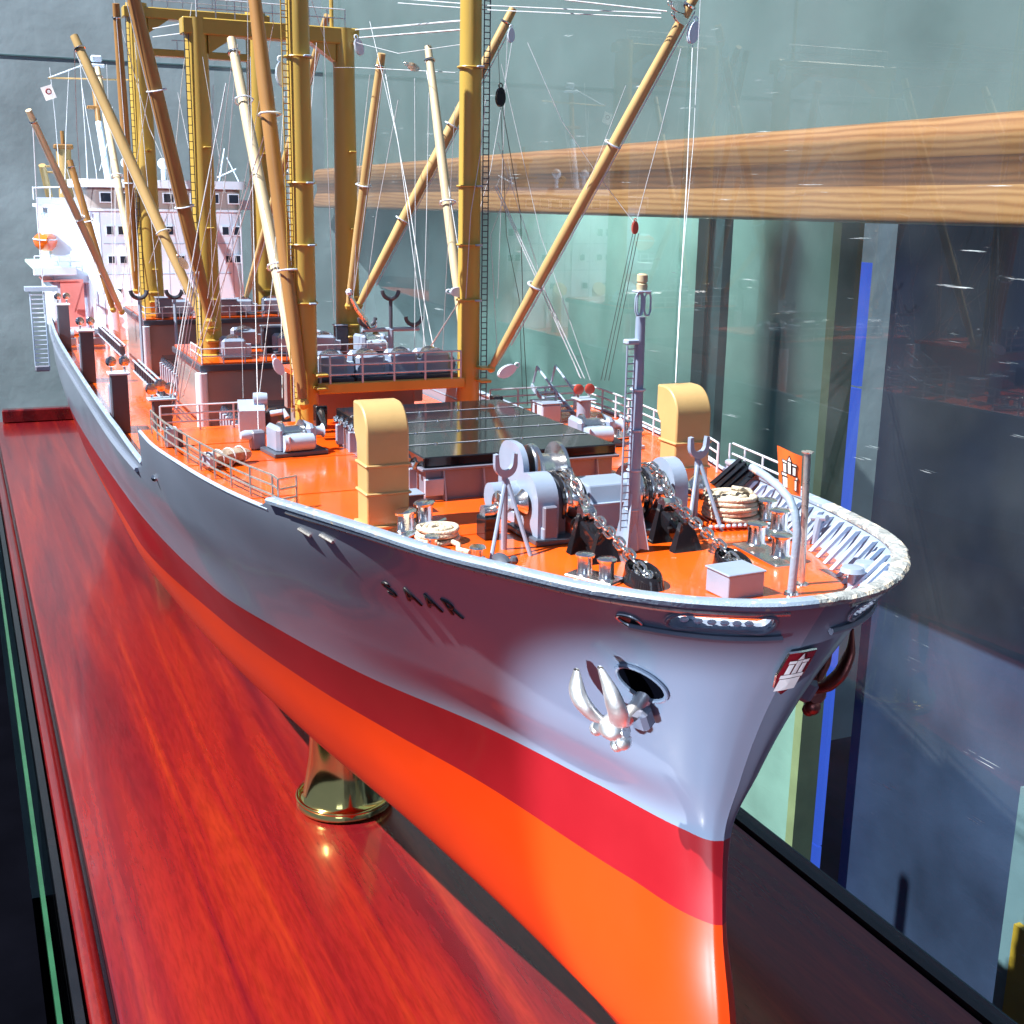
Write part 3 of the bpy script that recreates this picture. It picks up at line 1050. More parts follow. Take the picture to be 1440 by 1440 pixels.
# ------------------------------------------------------------------ anchors
def anchor(s, label):
    p, tx, tz, n = hull_frame(-2.645, 2.105, s, 0.0)
    a = thing('anchor', label, 'anchor', tuple(p), 'bow anchors')
    # local frame: up = shank direction lying against the plating
    def L(u, v, w):
        k_ = 0.86
        return p + tx * (u * k_) + tz * (v * k_ + 0.014) + n * (w * k_)
    b = MB()
    b.tube([L(0.090, 0.045, -0.015), L(0.080, 0.025, 0.020), L(0.05, -0.01, 0.055), L(0.025, -0.03, 0.08)], [0.024, 0.023, 0.021, 0.020], 14)
    b.build('shank', M['anchor' if s < 0 else 'anchor_shade'], a, smooth=60)
    MB().bbox(L(0.088, -0.012, 0.030), (0.056, 0.070, 0.050), 0.012, Matrix((tx, tz, n)).transposed()).build('shank_block', M['coaming'], a)
    b = MB().sphere(L(0.012, -0.035, 0.082), 0.040, 14, (1.15, 1.0, 0.9))
    b.tube([L(-0.058, -0.06, 0.080), L(0.012, -0.045, 0.090), L(0.062, -0.03, 0.085)], [0.016, 0.026, 0.018], 12)
    b.sphere(L(-0.062, -0.072, 0.082), 0.020, 12).sphere(L(0.048, -0.068, 0.098), 0.024, 12).sphere(L(0.024, -0.088, 0.102), 0.020, 12)
    b.build('crown', M['anchor' if s < 0 else 'anchor_shade'], a, smooth=70)
    for pts, rad in (([(-0.014, -0.03, 0.075), (-0.046, 0.002, 0.092), (-0.070, 0.05, 0.096), (-0.084, 0.10, 0.086), (-0.086, 0.155, 0.060)], (0.024, 0.030, 0.031, 0.025, 0.009)),
                     ([(0.028, -0.02, 0.080), (0.058, 0.025, 0.098), (0.074, 0.085, 0.106), (0.068, 0.15, 0.100), (0.030, 0.220, 0.076)], (0.026, 0.032, 0.032, 0.026, 0.009))):
        f = MB()
        sm = []
        for q in range(len(pts) - 1):
            for w_ in range(5):
                sm.append((q + w_ / 5))
        sm.append(len(pts) - 1)
        ks = list(range(len(pts)))
        rows = []
        for q in sm:
            c_ = L(*[pchip(ks, [pp[m_] for pp in pts], q) for m_ in range(3)])
            wd = pchip(ks, list(rad), q)
            ring_ = [c_ + tx * math.cos(2 * PI * kk / 16) * wd + n * math.sin(2 * PI * kk / 16) * wd * 0.55 for kk in range(16)]
            rows.append(ring_ + [ring_[0]])
        f.grid(rows)
        f.build('fluke', M['anchor' if s < 0 else 'anchor_shade'], a, smooth=70)
    # one dark disc: hawse recess with the anchor's cast shadow painted in
    patch([(0.064 * math.cos(t), 0.056 * math.sin(t)) for t in [2 * PI * k / 24 for k in range(24)]], -2.55, 2.20, s, -0.01, 0.0025).build('hawse_shadow_disc', M['darkfloor'], ship)
    MB().ring([hull_pt(0.066 * math.cos(t), 0.058 * math.sin(t), -2.55, 2.20, s, 0.003)[0] for t in [2 * PI * k / 28 for k in range(28)]], 0.007, 8).build('hawse_rim', M['hull_grey'], ship)
    return a
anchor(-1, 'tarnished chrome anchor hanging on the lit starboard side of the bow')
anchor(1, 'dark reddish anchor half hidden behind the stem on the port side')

# ------------------------------------------------------------------ brass stands
for x, lab in ((-6.28, 'flared brass stand under the near half of the hull'), (-12.5, 'flared brass stand under the far half of the hull')):
    st = thing('brass_stand', lab, 'stand', (x, 0, 0), 'brass stands under the hull')
    b = MB().lathe([(0.262, 0.002), (0.275, 0.02), (0.27, 0.05), (0.25, 0.065), (0.232, 0.085), (0.20, 0.30), (0.17, 0.62), (0.165, 0.80)], (0, 0, 0), 'Z', 48)
    b.build('pedestal', M['brass'], st, local=True, smooth=45)
    b = MB().ring([(0.266 * math.cos(a), 0.266 * math.sin(a), 0.06) for a in [2 * PI * k / 48 for k in range(48)]], 0.012, 8)
    b.build('foot_ring', M['brass'], st, local=True, smooth=60)

# ================================================================== forecastle
def fcz(x, y=0):
    return fz(x)

# ventilators: square trunk, two flanges, hood bent aft
def ventilator(y, label):
    t = thing('ventilator', label, 'ventilator', (-3.66, y, 2.37), 'square ventilators on the foredeck')
    out = [(0.055, 0.0), (0.055, 0.30)]
    for k in range(1, 10):
        a = PI / 2 * k / 9
        out.append((0.055 - 0.095 + 0.095 * math.cos(a), 0.30 + 0.095 * math.sin(a)))
    out += [(-0.085, 0.395), (-0.085, 0.30), (-0.055, 0.262), (-0.050, 0.20), (-0.050, 0.0)]
    b = MB()
    n = len(out)
    vs = [(a, -0.070, z) for a, z in out] + [(a, 0.070, z) for a, z in out]
    b.add(vs, [tuple(range(n))[::-1], tuple(range(n, 2 * n))] + [(i, (i + 1) % n, (i + 1) % n + n, i + n) for i in range(n)])
    o = b.build('trunk', M['cream'], t, local=True, smooth=40)
    bv = o.modifiers.new('soft_edges', 'BEVEL')
    bv.width = 0.006
    bv.segments = 2
    bv.limit_method = 'ANGLE'
    for z in (0.115, 0.205):
        MB().bbox((0.0025, 0, z), (0.118, 0.152, 0.009), 0.003).build('flange', M['cream'], t, local=True)
    MB().box((-0.0862, 0, 0.348), (0.003, 0.12, 0.08)).build('mouth', M['dgrey'], t, local=True, smooth=0)
    MB().bbox((0, 0, 0.006), (0.13, 0.16, 0.012), 0.003).build('base_flange', M['cream'], t, local=True)
    return t
v1 = ventilator(-0.60, 'buff square ventilator with a curved hood on the near side of the black hatch')
dup(v1, (-3.66, 0.515, 2.37), 'buff square ventilator with a curved hood behind the ladder mast')

# bitts
def bitt_pair(name, label, loc, rz, gap=0.10, plate=True, h=0.075, r=0.027):
    t = thing(name, label, 'bollard', loc, 'polished mooring bitts', rz)
    if plate:
        MB().bbox((0, 0, 0.006), (0.085, gap + 0.085, 0.012), 0.004).build('base_plate', M['silver'], t, local=True)
    for s in (-1, 1):
        b = MB().lathe([(r + 0.005, 0.010), (r, 0.016), (r, h - 0.008), (r + 0.006, h - 0.006), (r + 0.007, h), (r + 0.002, h + 0.004), (0.002, h + 0.005)], (0, s * gap / 2, 0), 'Z', 20)
        b.build('post', M['silver'], t, local=True, smooth=40)
    return t
bt = bitt_pair('bitts', 'pair of polished silver bitts at the near edge of the foredeck beside a chain pipe', (-2.87, -0.247, fz(-2.87)), -1.07, 0.072, True, 0.066, 0.021)
r_ = dup(bt, (-3.57, -0.525, 2.372), 'pair of polished silver bitts beside the near buff ventilator', rz=0.72)
r_.scale = (1.1, 1.7, 1.1)
bt2 = bitt_pair('bitts', 'pair of polished silver bitts on the pale plate nearest the flagstaff', (-2.89, 0.338, fz(-2.89) + 0.012), 1.5, 0.135, False, 0.072, 0.026)
dup(bt2, (-3.15, 0.54, fz(-3.15) + 0.012), 'pair of polished silver bitts on the pale plate nearest the port bulwark', rz=1.25)
dup(bt, (-4.72, 0.86, 2.372), 'pair of polished silver bitts by the port railing beyond the black hatch', rz=0.3)
t = thing('bitt_plate', 'pale deck plate carrying four silver bitts near the flagstaff', 'plate', (-3.0, 0.44, 2.38))
MB().bbox((-2.89, 0.338, fz(-2.89) + 0.006), (0.25, 0.10, 0.012), 0.004, Matrix.Rotation(-0.07, 3, 'Z')).bbox((-3.15, 0.54, fz(-3.15) + 0.006), (0.25, 0.10, 0.012), 0.004, Matrix.Rotation(-0.32, 3, 'Z')).build('plate', M['silver'], t)

# low pedestal rollers along the near edge
for x, y, lab in ((-3.17, -0.475, 'low silver pedestal roller at the near deck edge left of the crutch'), (-3.33, -0.555, 'second low silver pedestal roller close to the rope coil')):
    t = thing('pedestal_roller', lab, 'roller', (x, y, fz(x)), 'pedestal rollers by the near bulwark')
    MB().lathe([(0.026, 0), (0.024, 0.012), (0.015, 0.016), (0.015, 0.034), (0.025, 0.040), (0.022, 0.046), (0.001, 0.047)], (0, 0, 0), 'Z', 16).build('roller', M['silver'], t, local=True, smooth=50)
t = thing('deck_fairlead', 'small green-grey fairlead horn at the near deck edge below the crutch', 'fairlead', (-3.08, -0.425, fz(-3.1)))
MB().sphere((-0.01, -0.01, 0.018), 0.03, 10, (1.5, 0.8, 0.7)).sphere((0.035, 0.01, 0.03), 0.014, 8).build('horn', M['dgrey'], t, local=True)

# rope coils
def rope_ring(r, z, rr, wob, seed):
    rnd = random.Random(seed)
    ph = rnd.uniform(0, 6)
    cx, cy = rnd.uniform(-wob, wob), rnd.uniform(-wob, wob)
    return [(cx + r * math.cos(a) * (1 + 0.03 * math.sin(3 * a + ph)), cy + r * math.sin(a) * (1 + 0.03 * math.cos(2 * a + ph)), z + 0.003 * math.sin(2 * a + ph)) for a in [2 * PI * k / 28 for k in range(28)]]
def rope_coil(loc, label, r, layers, rr, inner, tail):
    t = thing('rope_coil', label, 'rope', loc, 'coils of natural rope')
    n = 0
    for j in range(layers):
        for i in range(inner):
            rad = r - i * rr * 2.05 - j * 0.002
            MB().ring(rope_ring(rad, rr + j * rr * 1.75, rr, 0.003, n), rr, 7).build('turn', M['rope'], t, local=True, smooth=70)
            n += 1
    MB().tube(tail, rr, 7).build('tail', M['rope'], t, local=True, smooth=70)
    return t
rope_coil((-3.42, -0.505, 2.372), 'flattened coil of pale rope by the near bitts and buff ventilator', 0.062, 3, 0.0085, 3, [(0.055, 0.02, 0.01), (0.10, 0.03, 0.009), (0.15, 0.01, 0.009), (0.19, 0.03, 0.009)])
MB().tube([(-3.30, -0.49, 2.385), (-3.24, -0.48, 2.381), (-3.18, -0.47, 2.39)], 0.009, 6)
# grating with the second coil
g = thing('wooden_grating', 'orange slatted grating under the thick rope coil near the port bulwark', 'grating', (-3.27, 0.47, fz(-3.27)), rz=-0.18)
b = MB()
slat = MB().bbox((0, 0, 0.015), (0.16, 0.008, 0.012), 0.002).build('slat', M['deck'], g, local=True)
slat.location = (0, -0.11, 0)
for k in range(1, 12):
    share(slat, 'slat', g, (0, -0.11 + 0.02 * k, 0))
be = MB().bbox((0, 0, 0.007), (0.010, 0.24, 0.014), 0.002).build('bearer', M['deck'], g, local=True)
be.location = (0.06, 0, 0)
share(be, 'bearer', g, (-0.06, 0, 0))
rl = MB()
rl.sphere((0, 0, 0.017), 0.0085, 8, (1, 1, 0.8))
kn = rl.build('slat_end', M['pale'], g, local=True)
kn.location = (0.083, -0.11, 0)
for k in range(1, 12):
    share(kn, 'slat_end', g, (0.083, -0.11 + 0.02 * k, 0))
rope_coil((-3.285, 0.47, fz(-3.26) + 0.022), 'thick round coil of pale rope lying on the orange grating', 0.088, 5, 0.0085, 4, [(0.0, 0.085, 0.01), (0.03, 0.09, 0.05), (0.01, 0.06, 0.085), (-0.03, 0.02, 0.088)])

# crutches for the booms: post, two stays, forked head
def crutch(y, s, label, lean=1):
    x = -3.26
    t = thing('boom_crutch', label, 'boom crutch', (x, y, fz(x)), 'forked boom crutches on the foredeck')
    MB().tube([(0, 0, 0), (0, 0, 0.225)], 0.0095, 10).build('post', M['grey'], t, local=True)
    MB().tube([(0.10, -0.085, 0), (0.004, -0.002, 0.20)], 0.0065, 8).build('stay', M['grey'], t, local=True)
    MB().tube([(0.095, 0.045, 0), (0.006, 0.004, 0.215)], 0.0065, 8).build('stay', M['grey'], t, local=True)
    out = []
    for k in range(13):
        a = PI + PI * k / 12
        out.append((0.036 * math.cos(a), 0.262 + 0.04 * math.sin(a)))
    out = out + [(0.036, 0.292), (0.025, 0.294)]
    inn = []
    for k in range(11):
        a = 2 * PI - PI * k / 10
        inn.append((0.022 * math.cos(a), 0.266 + 0.022 * math.sin(a)))
    out = out + inn + [(-0.025, 0.294), (-0.036, 0.292)]
    # prism on X axis
    b = MB()
    n = len(out)
    vs = [(-0.008, a, z) for a, z in out] + [(0.010, a, z) for a, z in out]
    b.add(vs, [tuple(range(n)), tuple(range(2 * n - 1, n - 1, -1))] + [(i, (i + 1) % n, (i + 1) % n + n, i + n) for i in range(n)])
    b.build('fork', M['grey'], t, local=True, smooth=30)
    return t
c1 = crutch(-0.352, -1, 'forked grey boom crutch on a tripod in front of the near end of the windlass')
dup(c1, (-3.30, 0.342, fz(-3.3)), 'forked grey boom crutch on a tripod beside the thick rope coil')

# ladder mast at the centre of the foredeck
t = thing('ladder_mast', 'tall slender grey mast with a ladder and lamp on the foredeck', 'mast', (-3.11, 0, fz(-3.11)))
MB().tube([(-3.11, 0, 2.38), (-3.11, 0, 2.60), (-3.11, 0, 3.07)], [0.022, 0.020, 0.014], 12).build('pole', M['grey'], t)
b = MB()
for k in range(4):
    a = PI / 4 + k * PI / 2
    dx, dy = math.cos(a), math.sin(a)
    px, py = -dy * 0.003, dx * 0.003
    c = V(-3.11, 0, 2.38)
    vs = [c + V(dx * 0.056 + px, dy * 0.056 + py, 0), c + V(dx * 0.056 - px, dy * 0.056 - py, 0), c + V(-px, -py, 0), c + V(px, py, 0), c + V(dx * 0.02 + px, dy * 0.02 + py, 0.17), c + V(dx * 0.02 - px, dy * 0.02 - py, 0.17), c + V(-px, -py, 0.19), c + V(px, py, 0.19)]
    b.add(vs, [(3, 2, 1, 0), (4, 5, 6, 7), (0, 1, 5, 4), (1, 2, 6, 5), (2, 3, 7, 6), (3, 0, 4, 7)])
b.build('foot_gussets', M['pale'], t, smooth=0)
MB().tube([(-3.11, 0, 2.38), (-3.11, 0, 2.46)], [0.04, 0.023], 4).build('foot', M['pale'], t, smooth=0)
lad = MB()
for s in (-1, 1):
    lad.tube([(-3.085 - 0.012, -0.034 + s * 0.013 * 1, 2.44), (-3.097, -0.034 + s * 0.013, 2.99)], 0.0028, 6)
for k in range(26):
    z = 2.45 + 0.0212 * k
    lad.tube([(-3.097, -0.047, z), (-3.097, -0.021, z)], 0.0018, 5)
lad.build('ladder', M['grey'], t)
MB().bbox((-3.105, -0.03, 3.0), (0.03, 0.04, 0.014), 0.003).build('ladder_head', M['pale'], t)
for z in (2.50, 2.62, 2.74, 2.86):
    MB().ring([(-3.11 + 0.02 * math.cos(a), 0.02 * math.sin(a), z) for a in [2 * PI * k / 12 for k in range(12)]], 0.004, 6).build('band', M['pale'], t)
for dy, nm in ((-0.016, 'lamp_bracket'), (0.014, 'lamp_bracket'), (0.0, 'lamp_bracket')):
    cx = -3.11 + (0.012 if dy else -0.006)
    pts = [(cx, dy - 0.0045, 3.075), (cx, dy - 0.010, 3.088), (cx, dy - 0.010, 3.125), (cx, dy - 0.004, 3.137), (cx, dy + 0.006, 3.137), (cx, dy + 0.010, 3.125), (cx, dy + 0.010, 3.088), (cx, dy + 0.005, 3.075)]
    MB().ring(pts, 0.003, 6).build(nm, M['pale'], t)
MB().bbox((-3.11, 0, 3.142), (0.04, 0.044, 0.006), 0.002).build('lamp_platform', M['pale'], t)
MB().lathe([(0.015, 3.145), (0.016, 3.162), (0.012, 3.165)], (-3.11, 0, 0), 'Z', 14).build('lamp', M['boomw'], t)
MB().lathe([(0.011, 3.165), (0.0155, 3.170), (0.0155, 3.188), (0.010, 3.192)], (-3.11, 0, 0), 'Z', 14).build('lamp', M['boomw'], t)

# flagstaff and flag
t = thing('flagstaff', 'brassy flagstaff standing at the very bow', 'flagstaff', (-2.60, 0.243, fz(-2.60)))
MB().tube([(-2.60, 0.243, fz(-2.60)), (-2.61, 0.238, 2.752)], 0.0095, 12).build('staff', M['rail'], t)
MB().lathe([(0.015, 0), (0.017, 0.004), (0.011, 0.006)], (-2.61, 0.238, 2.752), 'Z', 14).build('truck', M['rail'], t)
MB().lathe([(0.02, 0), (0.018, 0.006)], (-2.60, 0.243, fz(-2.60)), 'Z', 14).build('foot', M['silver'], t)
fl = thing('flag', 'stiff orange flag with a white castle emblem on the bow flagstaff', 'flag', (-2.61, 0.23, 2.72))
FA, FB, FC, FD = V(-2.618, 0.232, 2.632), V(-2.66, 0.192, 2.643), V(-2.67, 0.182, 2.764), V(-2.618, 0.228, 2.742)
def flag_pt(u, v, o):
    p = FA.lerp(FB, u).lerp(FD.lerp(FC, u), v)
    n = (FB - FA).cross(FD - FA).normalized()
    if n.x < 0:
        n = -n
    return p + n * (o + 0.004 * math.sin(u * 5))
rows0 = [[flag_pt(u / 8, v / 6, 0.001) for u in range(9)] for v in range(7)]
rows1 = [[flag_pt(u / 8, v / 6, -0.001) for u in range(9)] for v in range(7)]
MB().grid(rows0).grid(rows1, flip=True).build('cloth', M['flag'], fl)
b = MB()
ob = MB()
for poly in castle():
    q = [flag_pt(0.5 - u * 0.78, 0.48 + v * 0.74, 0.0026) for u, v in poly]
    b.add(q, [tuple(range(len(q)))])
    c = sum(q, V(0, 0, 0)) / len(q)
    for i in range(len(q)):
        ob.tube([q[i], q[(i + 1) % len(q)]], 0.0011, 4)
b.build('castle', M['flagw'], fl, smooth=0)
ob.build('castle_outline', M['letter'], fl, smooth=0)
# curved pipe beside it
t = thing('bow_davit', 'pale curved davit pipe bending over the bow plate', 'davit', (-2.53, 0.158, fz(-2.53)))
pts = [(-2.53, 0.158, fz(-2.53)), (-2.53, 0.160, 2.45), (-2.53, 0.163, 2.56), (-2.545, 0.163, 2.610), (-2.575, 0.163, 2.642), (-2.62, 0.163, 2.662), (-2.68, 0.163, 2.678), (-2.75, 0.163, 2.69)]
MB().tube(pts, 0.0115, 10).build('pipe', M['cap'], t, smooth=60)
MB().lathe([(0.021, 0), (0.018, 0.008)], (-2.53, 0.158, fz(-2.53)), 'Z', 14).build('foot', M['silver'], t)
# box at the stem
t = thing('deck_box', 'small grey lidded box right at the bow behind the cap rail', 'box', (-2.605, 0.03, fz(-2.6)), rz=0.05)
MB().bbox((0, 0, 0.032), (0.10, 0.115, 0.064), 0.002).build('body', M['grey'], t, local=True)
MB().bbox((0, 0, 0.067), (0.108, 0.123, 0.006), 0.002).build('lid', M['grey'], t, local=True)
t = thing('deck_box', 'dark grey low box right beside the near buff ventilator', 'box', (-3.80, -0.47, 2.37))
MB().bbox((0, 0, 0.03), (0.08, 0.09, 0.06), 0.002).build('body', M['dgrey'], t, local=True)
MB().bbox((0, 0, 0.063), (0.086, 0.096, 0.006), 0.002).build('lid', M['grey'], t, local=True)
# mushroom heads at the bow edge
for x, y, lab in ((-2.50, 0.33, 'flat mushroom ventilator cap nearest the chipped bow rail'), (-2.53, 0.40, 'second flat mushroom ventilator cap behind the chipped bow rail')):
    t = thing('mushroom_ventilator', lab, 'ventilator', (x, y, fz(x)), 'mushroom caps inside the bow rail')
    MB().lathe([(0.010, 0), (0.010, 0.05), (0.035, 0.052), (0.028, 0.064), (0.001, 0.067)], (0, 0, 0), 'Z', 18).build('cap', M['grey'], t, local=True)
# port side bulwark fitting seen against the stays
t = thing('boom_rest', 'small grey forked rest leaning inside the port bulwark', 'boom crutch', (-2.96, 0.56, fz(-2.96)))
MB().tube([(0, 0, 0), (0.0, 0.015, 0.085)], 0.012, 8).tube([(-0.03, 0.01, 0.075), (0.03, 0.02, 0.088)], 0.01, 8).build('rest', M['grey'], t, local=True)
t = thing('fairlead_roller', 'black open roller fairlead let into the port bulwark top', 'fairlead', (-3.62, 0.80, 2.42))
b = MB()
for k in range(4):
    x = -3.60 - 0.055 * k
    b.add([(x, hb(x, 2.40) - 0.14, 2.375), (x, hb(x, 2.42) - 0.03, 2.462), (x - 0.028, hb(x - 0.028, 2.42) - 0.03, 2.462), (x - 0.028, hb(x, 2.40) - 0.14, 2.375),
           (x, hb(x, 2.40) - 0.12, 2.370), (x, hb(x, 2.42) - 0.025, 2.445), (x - 0.028, hb(x - 0.028, 2.42) - 0.025, 2.445), (x - 0.028, hb(x, 2.40) - 0.12, 2.370)],
          [(0, 1, 2, 3), (7, 6, 5, 4), (0, 4, 5, 1), (2, 6, 7, 3), (1, 5, 6, 2), (3, 7, 4, 0)])
b.build('bars', M['black'], t, smooth=0)

# ---------------- windlass
wl = thing('windlass', 'large grey and silver anchor windlass in the middle of the foredeck', 'windlass', (-3.36, 0.02, 2.37))
def dplate(x0, y0, y1, z0, z1, wx, mt, nm, base=True, r=None):      # upright plate with a round top, in the X-Z plane
    r = r or wx / 2
    out = [(x0 + wx / 2, z0), (x0 + wx / 2, z1 - r)]
    for k in range(1, 12):
        a = PI * k / 12
        out.append((x0 + (wx / 2 - r) * (1 if k < 6 else -1) * (0 if k == 6 else 1) + r * math.cos(a), z1 - r + r * math.sin(a)))
    out += [(x0 - wx / 2, z1 - r), (x0 - wx / 2, z0)]
    n = len(out)
    b = MB()
    vs = [(a, y0, z) for a, z in out] + [(a, y1, z) for a, z in out]
    b.add(vs, [tuple(range(n))[::-1], tuple(range(n, 2 * n))] + [(i, (i + 1) % n, (i + 1) % n + n, i + n) for i in range(n)])
    return b.build(nm, mt, wl, smooth=35)
AX = 2.482
MB().tube([(-3.36, -0.34, AX), (-3.36, 0.42, AX)], 0.012, 12).build('main_shaft', M['silver'], wl)
dplate(-3.36, -0.235, -0.165, 2.372, 2.575, 0.175, M['grey'], 'gear_housing')
dplate(-3.36, -0.163, -0.135, 2.372, 2.56, 0.15, M['dgrey'], 'gear_cover')
dplate(-3.36, 0.245, 0.295, 2.372, 2.59, 0.175, M['grey'], 'gear_housing')
MB().bbox((-3.262, -0.20, 2.44), (0.02, 0.045, 0.10), 0.004).build('inspection_cover', M['coaming'], wl)
MB().bbox((-3.268, -0.20, 2.40), (0.03, 0.05, 0.05), 0.004).build('inspection_cover', M['grey'], wl)
# warping heads
for s, y in ((-1, -0.24), (1, 0.30)):
    pr = [(0.036, 0), (0.043, 0.006), (0.026, 0.028), (0.022, 0.045), (0.028, 0.062), (0.043, 0.080), (0.045, 0.088), (0.040, 0.094), (0.002, 0.096)]
    MB().lathe([(r, s * h) for r, h in pr] if s > 0 else [(r, -h) for r, h in pr], (-3.36, y, AX), 'Y', 24).build('warping_head', M['silver'], wl, smooth=60)
MB().bbox((-3.40, -0.345, 2.405), (0.07, 0.05, 0.07), 0.003).build('bearing_stool', M['black'], wl)
MB().tube([(-3.40, -0.365, 2.452), (-3.40, -0.325, 2.452)], 0.024, 12).build('bearing', M['silver'], wl)
# cable lifters (gypsies) with brake band
for y, d in ((-0.10, 1), (0.205, 1)):
    MB().lathe([(0.070, -0.034), (0.074, -0.026), (0.060, -0.016), (0.052, 0), (0.060, 0.016), (0.074, 0.026), (0.070, 0.034)], (-3.36, y, AX + 0.002), 'Y', 24).build('chain_wheel', M['chrome'], wl, smooth=50)
    MB().ring([(-3.36 + 0.081 * math.cos(a), y - 0.042, AX + 0.081 * math.sin(a)) for a in [2 * PI * k / 28 for k in range(28)]], 0.007, 6).build('brake_band', M['black'], wl)
    MB().box((-3.35, y, 2.395), (0.12, 0.03, 0.05)).build('brake_stand', M['redfit'], wl, smooth=0)
MB().lathe([(0.086, -0.012), (0.092, -0.004), (0.092, 0.004), (0.062, 0.012), (0.060, 0.045), (0.074, 0.055)], (-3.37, 0.135, AX + 0.005), 'Y', 28).build('clutch_drum', M['silver'], wl, smooth=50)
# big mooring drum behind, with its arched side plate
MB().bbox((-3.52, -0.185, 2.39), (0.17, 0.04, 0.04), 0.003).build('drum_foot', M['grey'], wl)
dplate(-3.56, -0.200, -0.180, 2.372, 2.635, 0.20, M['grey'], 'side_plate', r=0.08)
MB().lathe([(0.086, 0), (0.092, 0.004), (0.092, 0.014), (0.060, 0.018), (0.056, 0.085), (0.094, 0.090), (0.094, 0.102), (0.055, 0.108), (0.05, 0.112), (0.002, 0.113)], (-3.49, -0.165, 2.545), 'Y', 32).build('mooring_drum', M['silver'], wl, smooth=45)
MB().bbox((-3.46, -0.046, 2.53), (0.062, 0.012, 0.066), 0.003).build('drum_bearing', M['grey'], wl)
MB().tube([(-3.50, -0.06, 2.50), (-3.50, -0.06, 2.37)], 0.02, 8).build('bearing_leg', M['grey'], wl)
MB().tube([(-3.45, -0.32, 2.485), (-3.45, -0.205, 2.485)], [0.046, 0.046], 24).build('motor_drum', M['grey'], wl)
# central motor housing
b = MB()
out = [(-3.27, 2.385), (-3.27, 2.475), (-3.295, 2.535), (-3.43, 2.535), (-3.46, 2.475), (-3.46, 2.385)]
n = len(out)
b.add([(a, -0.055, z) for a, z in out] + [(a, 0.115, z) for a, z in out], [tuple(range(n))[::-1], tuple(range(n, 2 * n))] + [(i, (i + 1) % n, (i + 1) % n + n, i + n) for i in range(n)])
o = b.build('motor_housing', M['grey'], wl, smooth=0)
bv = o.modifiers.new('soft_edges', 'BEVEL')
bv.width = 0.006
bv.segments = 2
MB().bbox((-3.268, 0.03, 2.48), (0.008, 0.18, 0.008), 0.002).build('housing_seam', M['pale'], wl)
MB().bbox((-3.36, 0.03, 2.38), (0.24, 0.56, 0.018), 0.003).build('bed_plate', M['dgrey'], wl)
MB().tube([(-3.36, 0.117, 2.53), (-3.36, 0.135, 2.53)], 0.024, 16).build('end_cap', M['pale'], wl)
MB().lathe([(0.024, 0), (0.024, 0.006), (0.006, 0.012)], (-3.245, -0.115, 2.43), 'X', 16).build('hand_wheel', M['silver'], wl)
for y in (-0.08, 0.02, 0.12, 0.19):
    MB().tube([(-3.245, y, 2.375), (-3.245, y, 2.405)], 0.006, 6).build('holding_bolt', M['chrome'], wl)

# ---------------- chain stoppers, spurling pipes, chains
def stopper(y, lab):
    t = thing('chain_stopper', lab, 'chain stopper', (-3.07, y, fz(-3.07)), 'black chain stoppers')
    for k, (dx, w) in enumerate(((-0.075, 0.10), (0.045, 0.088))):
        b = MB()
        vs = [(dx - 0.012, -w / 2 - 0.01, 0), (dx + 0.02, -w / 2 - 0.01, 0), (dx + 0.02, w / 2, 0), (dx - 0.012, w / 2, 0),
              (dx - 0.02, -w * 0.22, 0.115 - 0.03 * k), (dx - 0.004, -w * 0.22, 0.115 - 0.03 * k), (dx - 0.004, w * 0.22, 0.115 - 0.03 * k), (dx - 0.02, w * 0.22, 0.115 - 0.03 * k)]
        b.add(vs, [(3, 2, 1, 0), (4, 5, 6, 7), (0, 1, 5, 4), (1, 2, 6, 5), (2, 3, 7, 6), (3, 0, 4, 7)])
        b.build('bracket', M['black'], t, local=True, smooth=0)
    MB().bbox((-0.02, 0, 0.055), (0.13, 0.05, 0.05), 0.006, Matrix.Rotation(0.35, 3, 'Y')).build('trough', M['black'], t, local=True)
    MB().lathe([(0.022, -0.02), (0.016, 0), (0.022, 0.02)], (-0.08, 0, 0.118), 'Y', 14).build('guide_roller', M['chrome'], t, local=True)
    return t
s1 = stopper(-0.135, 'black chain stopper with wedge brackets in front of the left chain wheel')
dup(s1, (-3.09, 0.155, fz(-3.09)), 'black chain stopper with wedge brackets right of the ladder mast')
def spurling(y, lab):
    t = thing('chain_pipe', lab, 'chain pipe', (-2.775, y, fz(-2.775)), 'black chain pipes at the bow')
    b = MB()
    rows = []
    for zz, k, tl in ((0.0, 1.15, 0), (0.018, 1.05, 0.5), (0.030, 1.0, 1), (0.035, 0.93, 1), (0.030, 0.84, 1), (0.010, 0.74, 0.3), (0.004, 0.1, 0)):
        row = []
        for j in range(25):
            a = 2 * PI * j / 24
            row.append((0.072 * k * math.cos(a), 0.042 * k * math.sin(a), zz + 0.010 * tl * (1 - math.cos(a))))
        rows.append(row)
    b.grid(rows)
    b.build('lip', M['black'], t, local=True, smooth=60)
    rr_ = random.Random(9)
    pts = [(0.020 * math.cos(a), 0.012 * math.sin(a), 0) for a in [2 * PI * k / 12 for k in range(12)]]
    first = None
    for q in range(9):
        pos = V(rr_.uniform(-0.035, 0.045), rr_.uniform(-0.016, 0.016), 0.018 + rr_.uniform(0, 0.014))
        rot = (rr_.uniform(-1, 1), rr_.uniform(-0.8, 0.8), rr_.uniform(0, 3))
        if first is None:
            first = MB().ring(pts, 0.0052, 6).build('heaped_link', M['chrome'], t, local=True, smooth=70)
            first.location, first.rotation_euler = pos, rot
        else:
            share(first, 'heaped_link', t, pos, rot)
    return t
p1_ = spurling(-0.150, 'oval black chain pipe swallowing the left anchor chain')
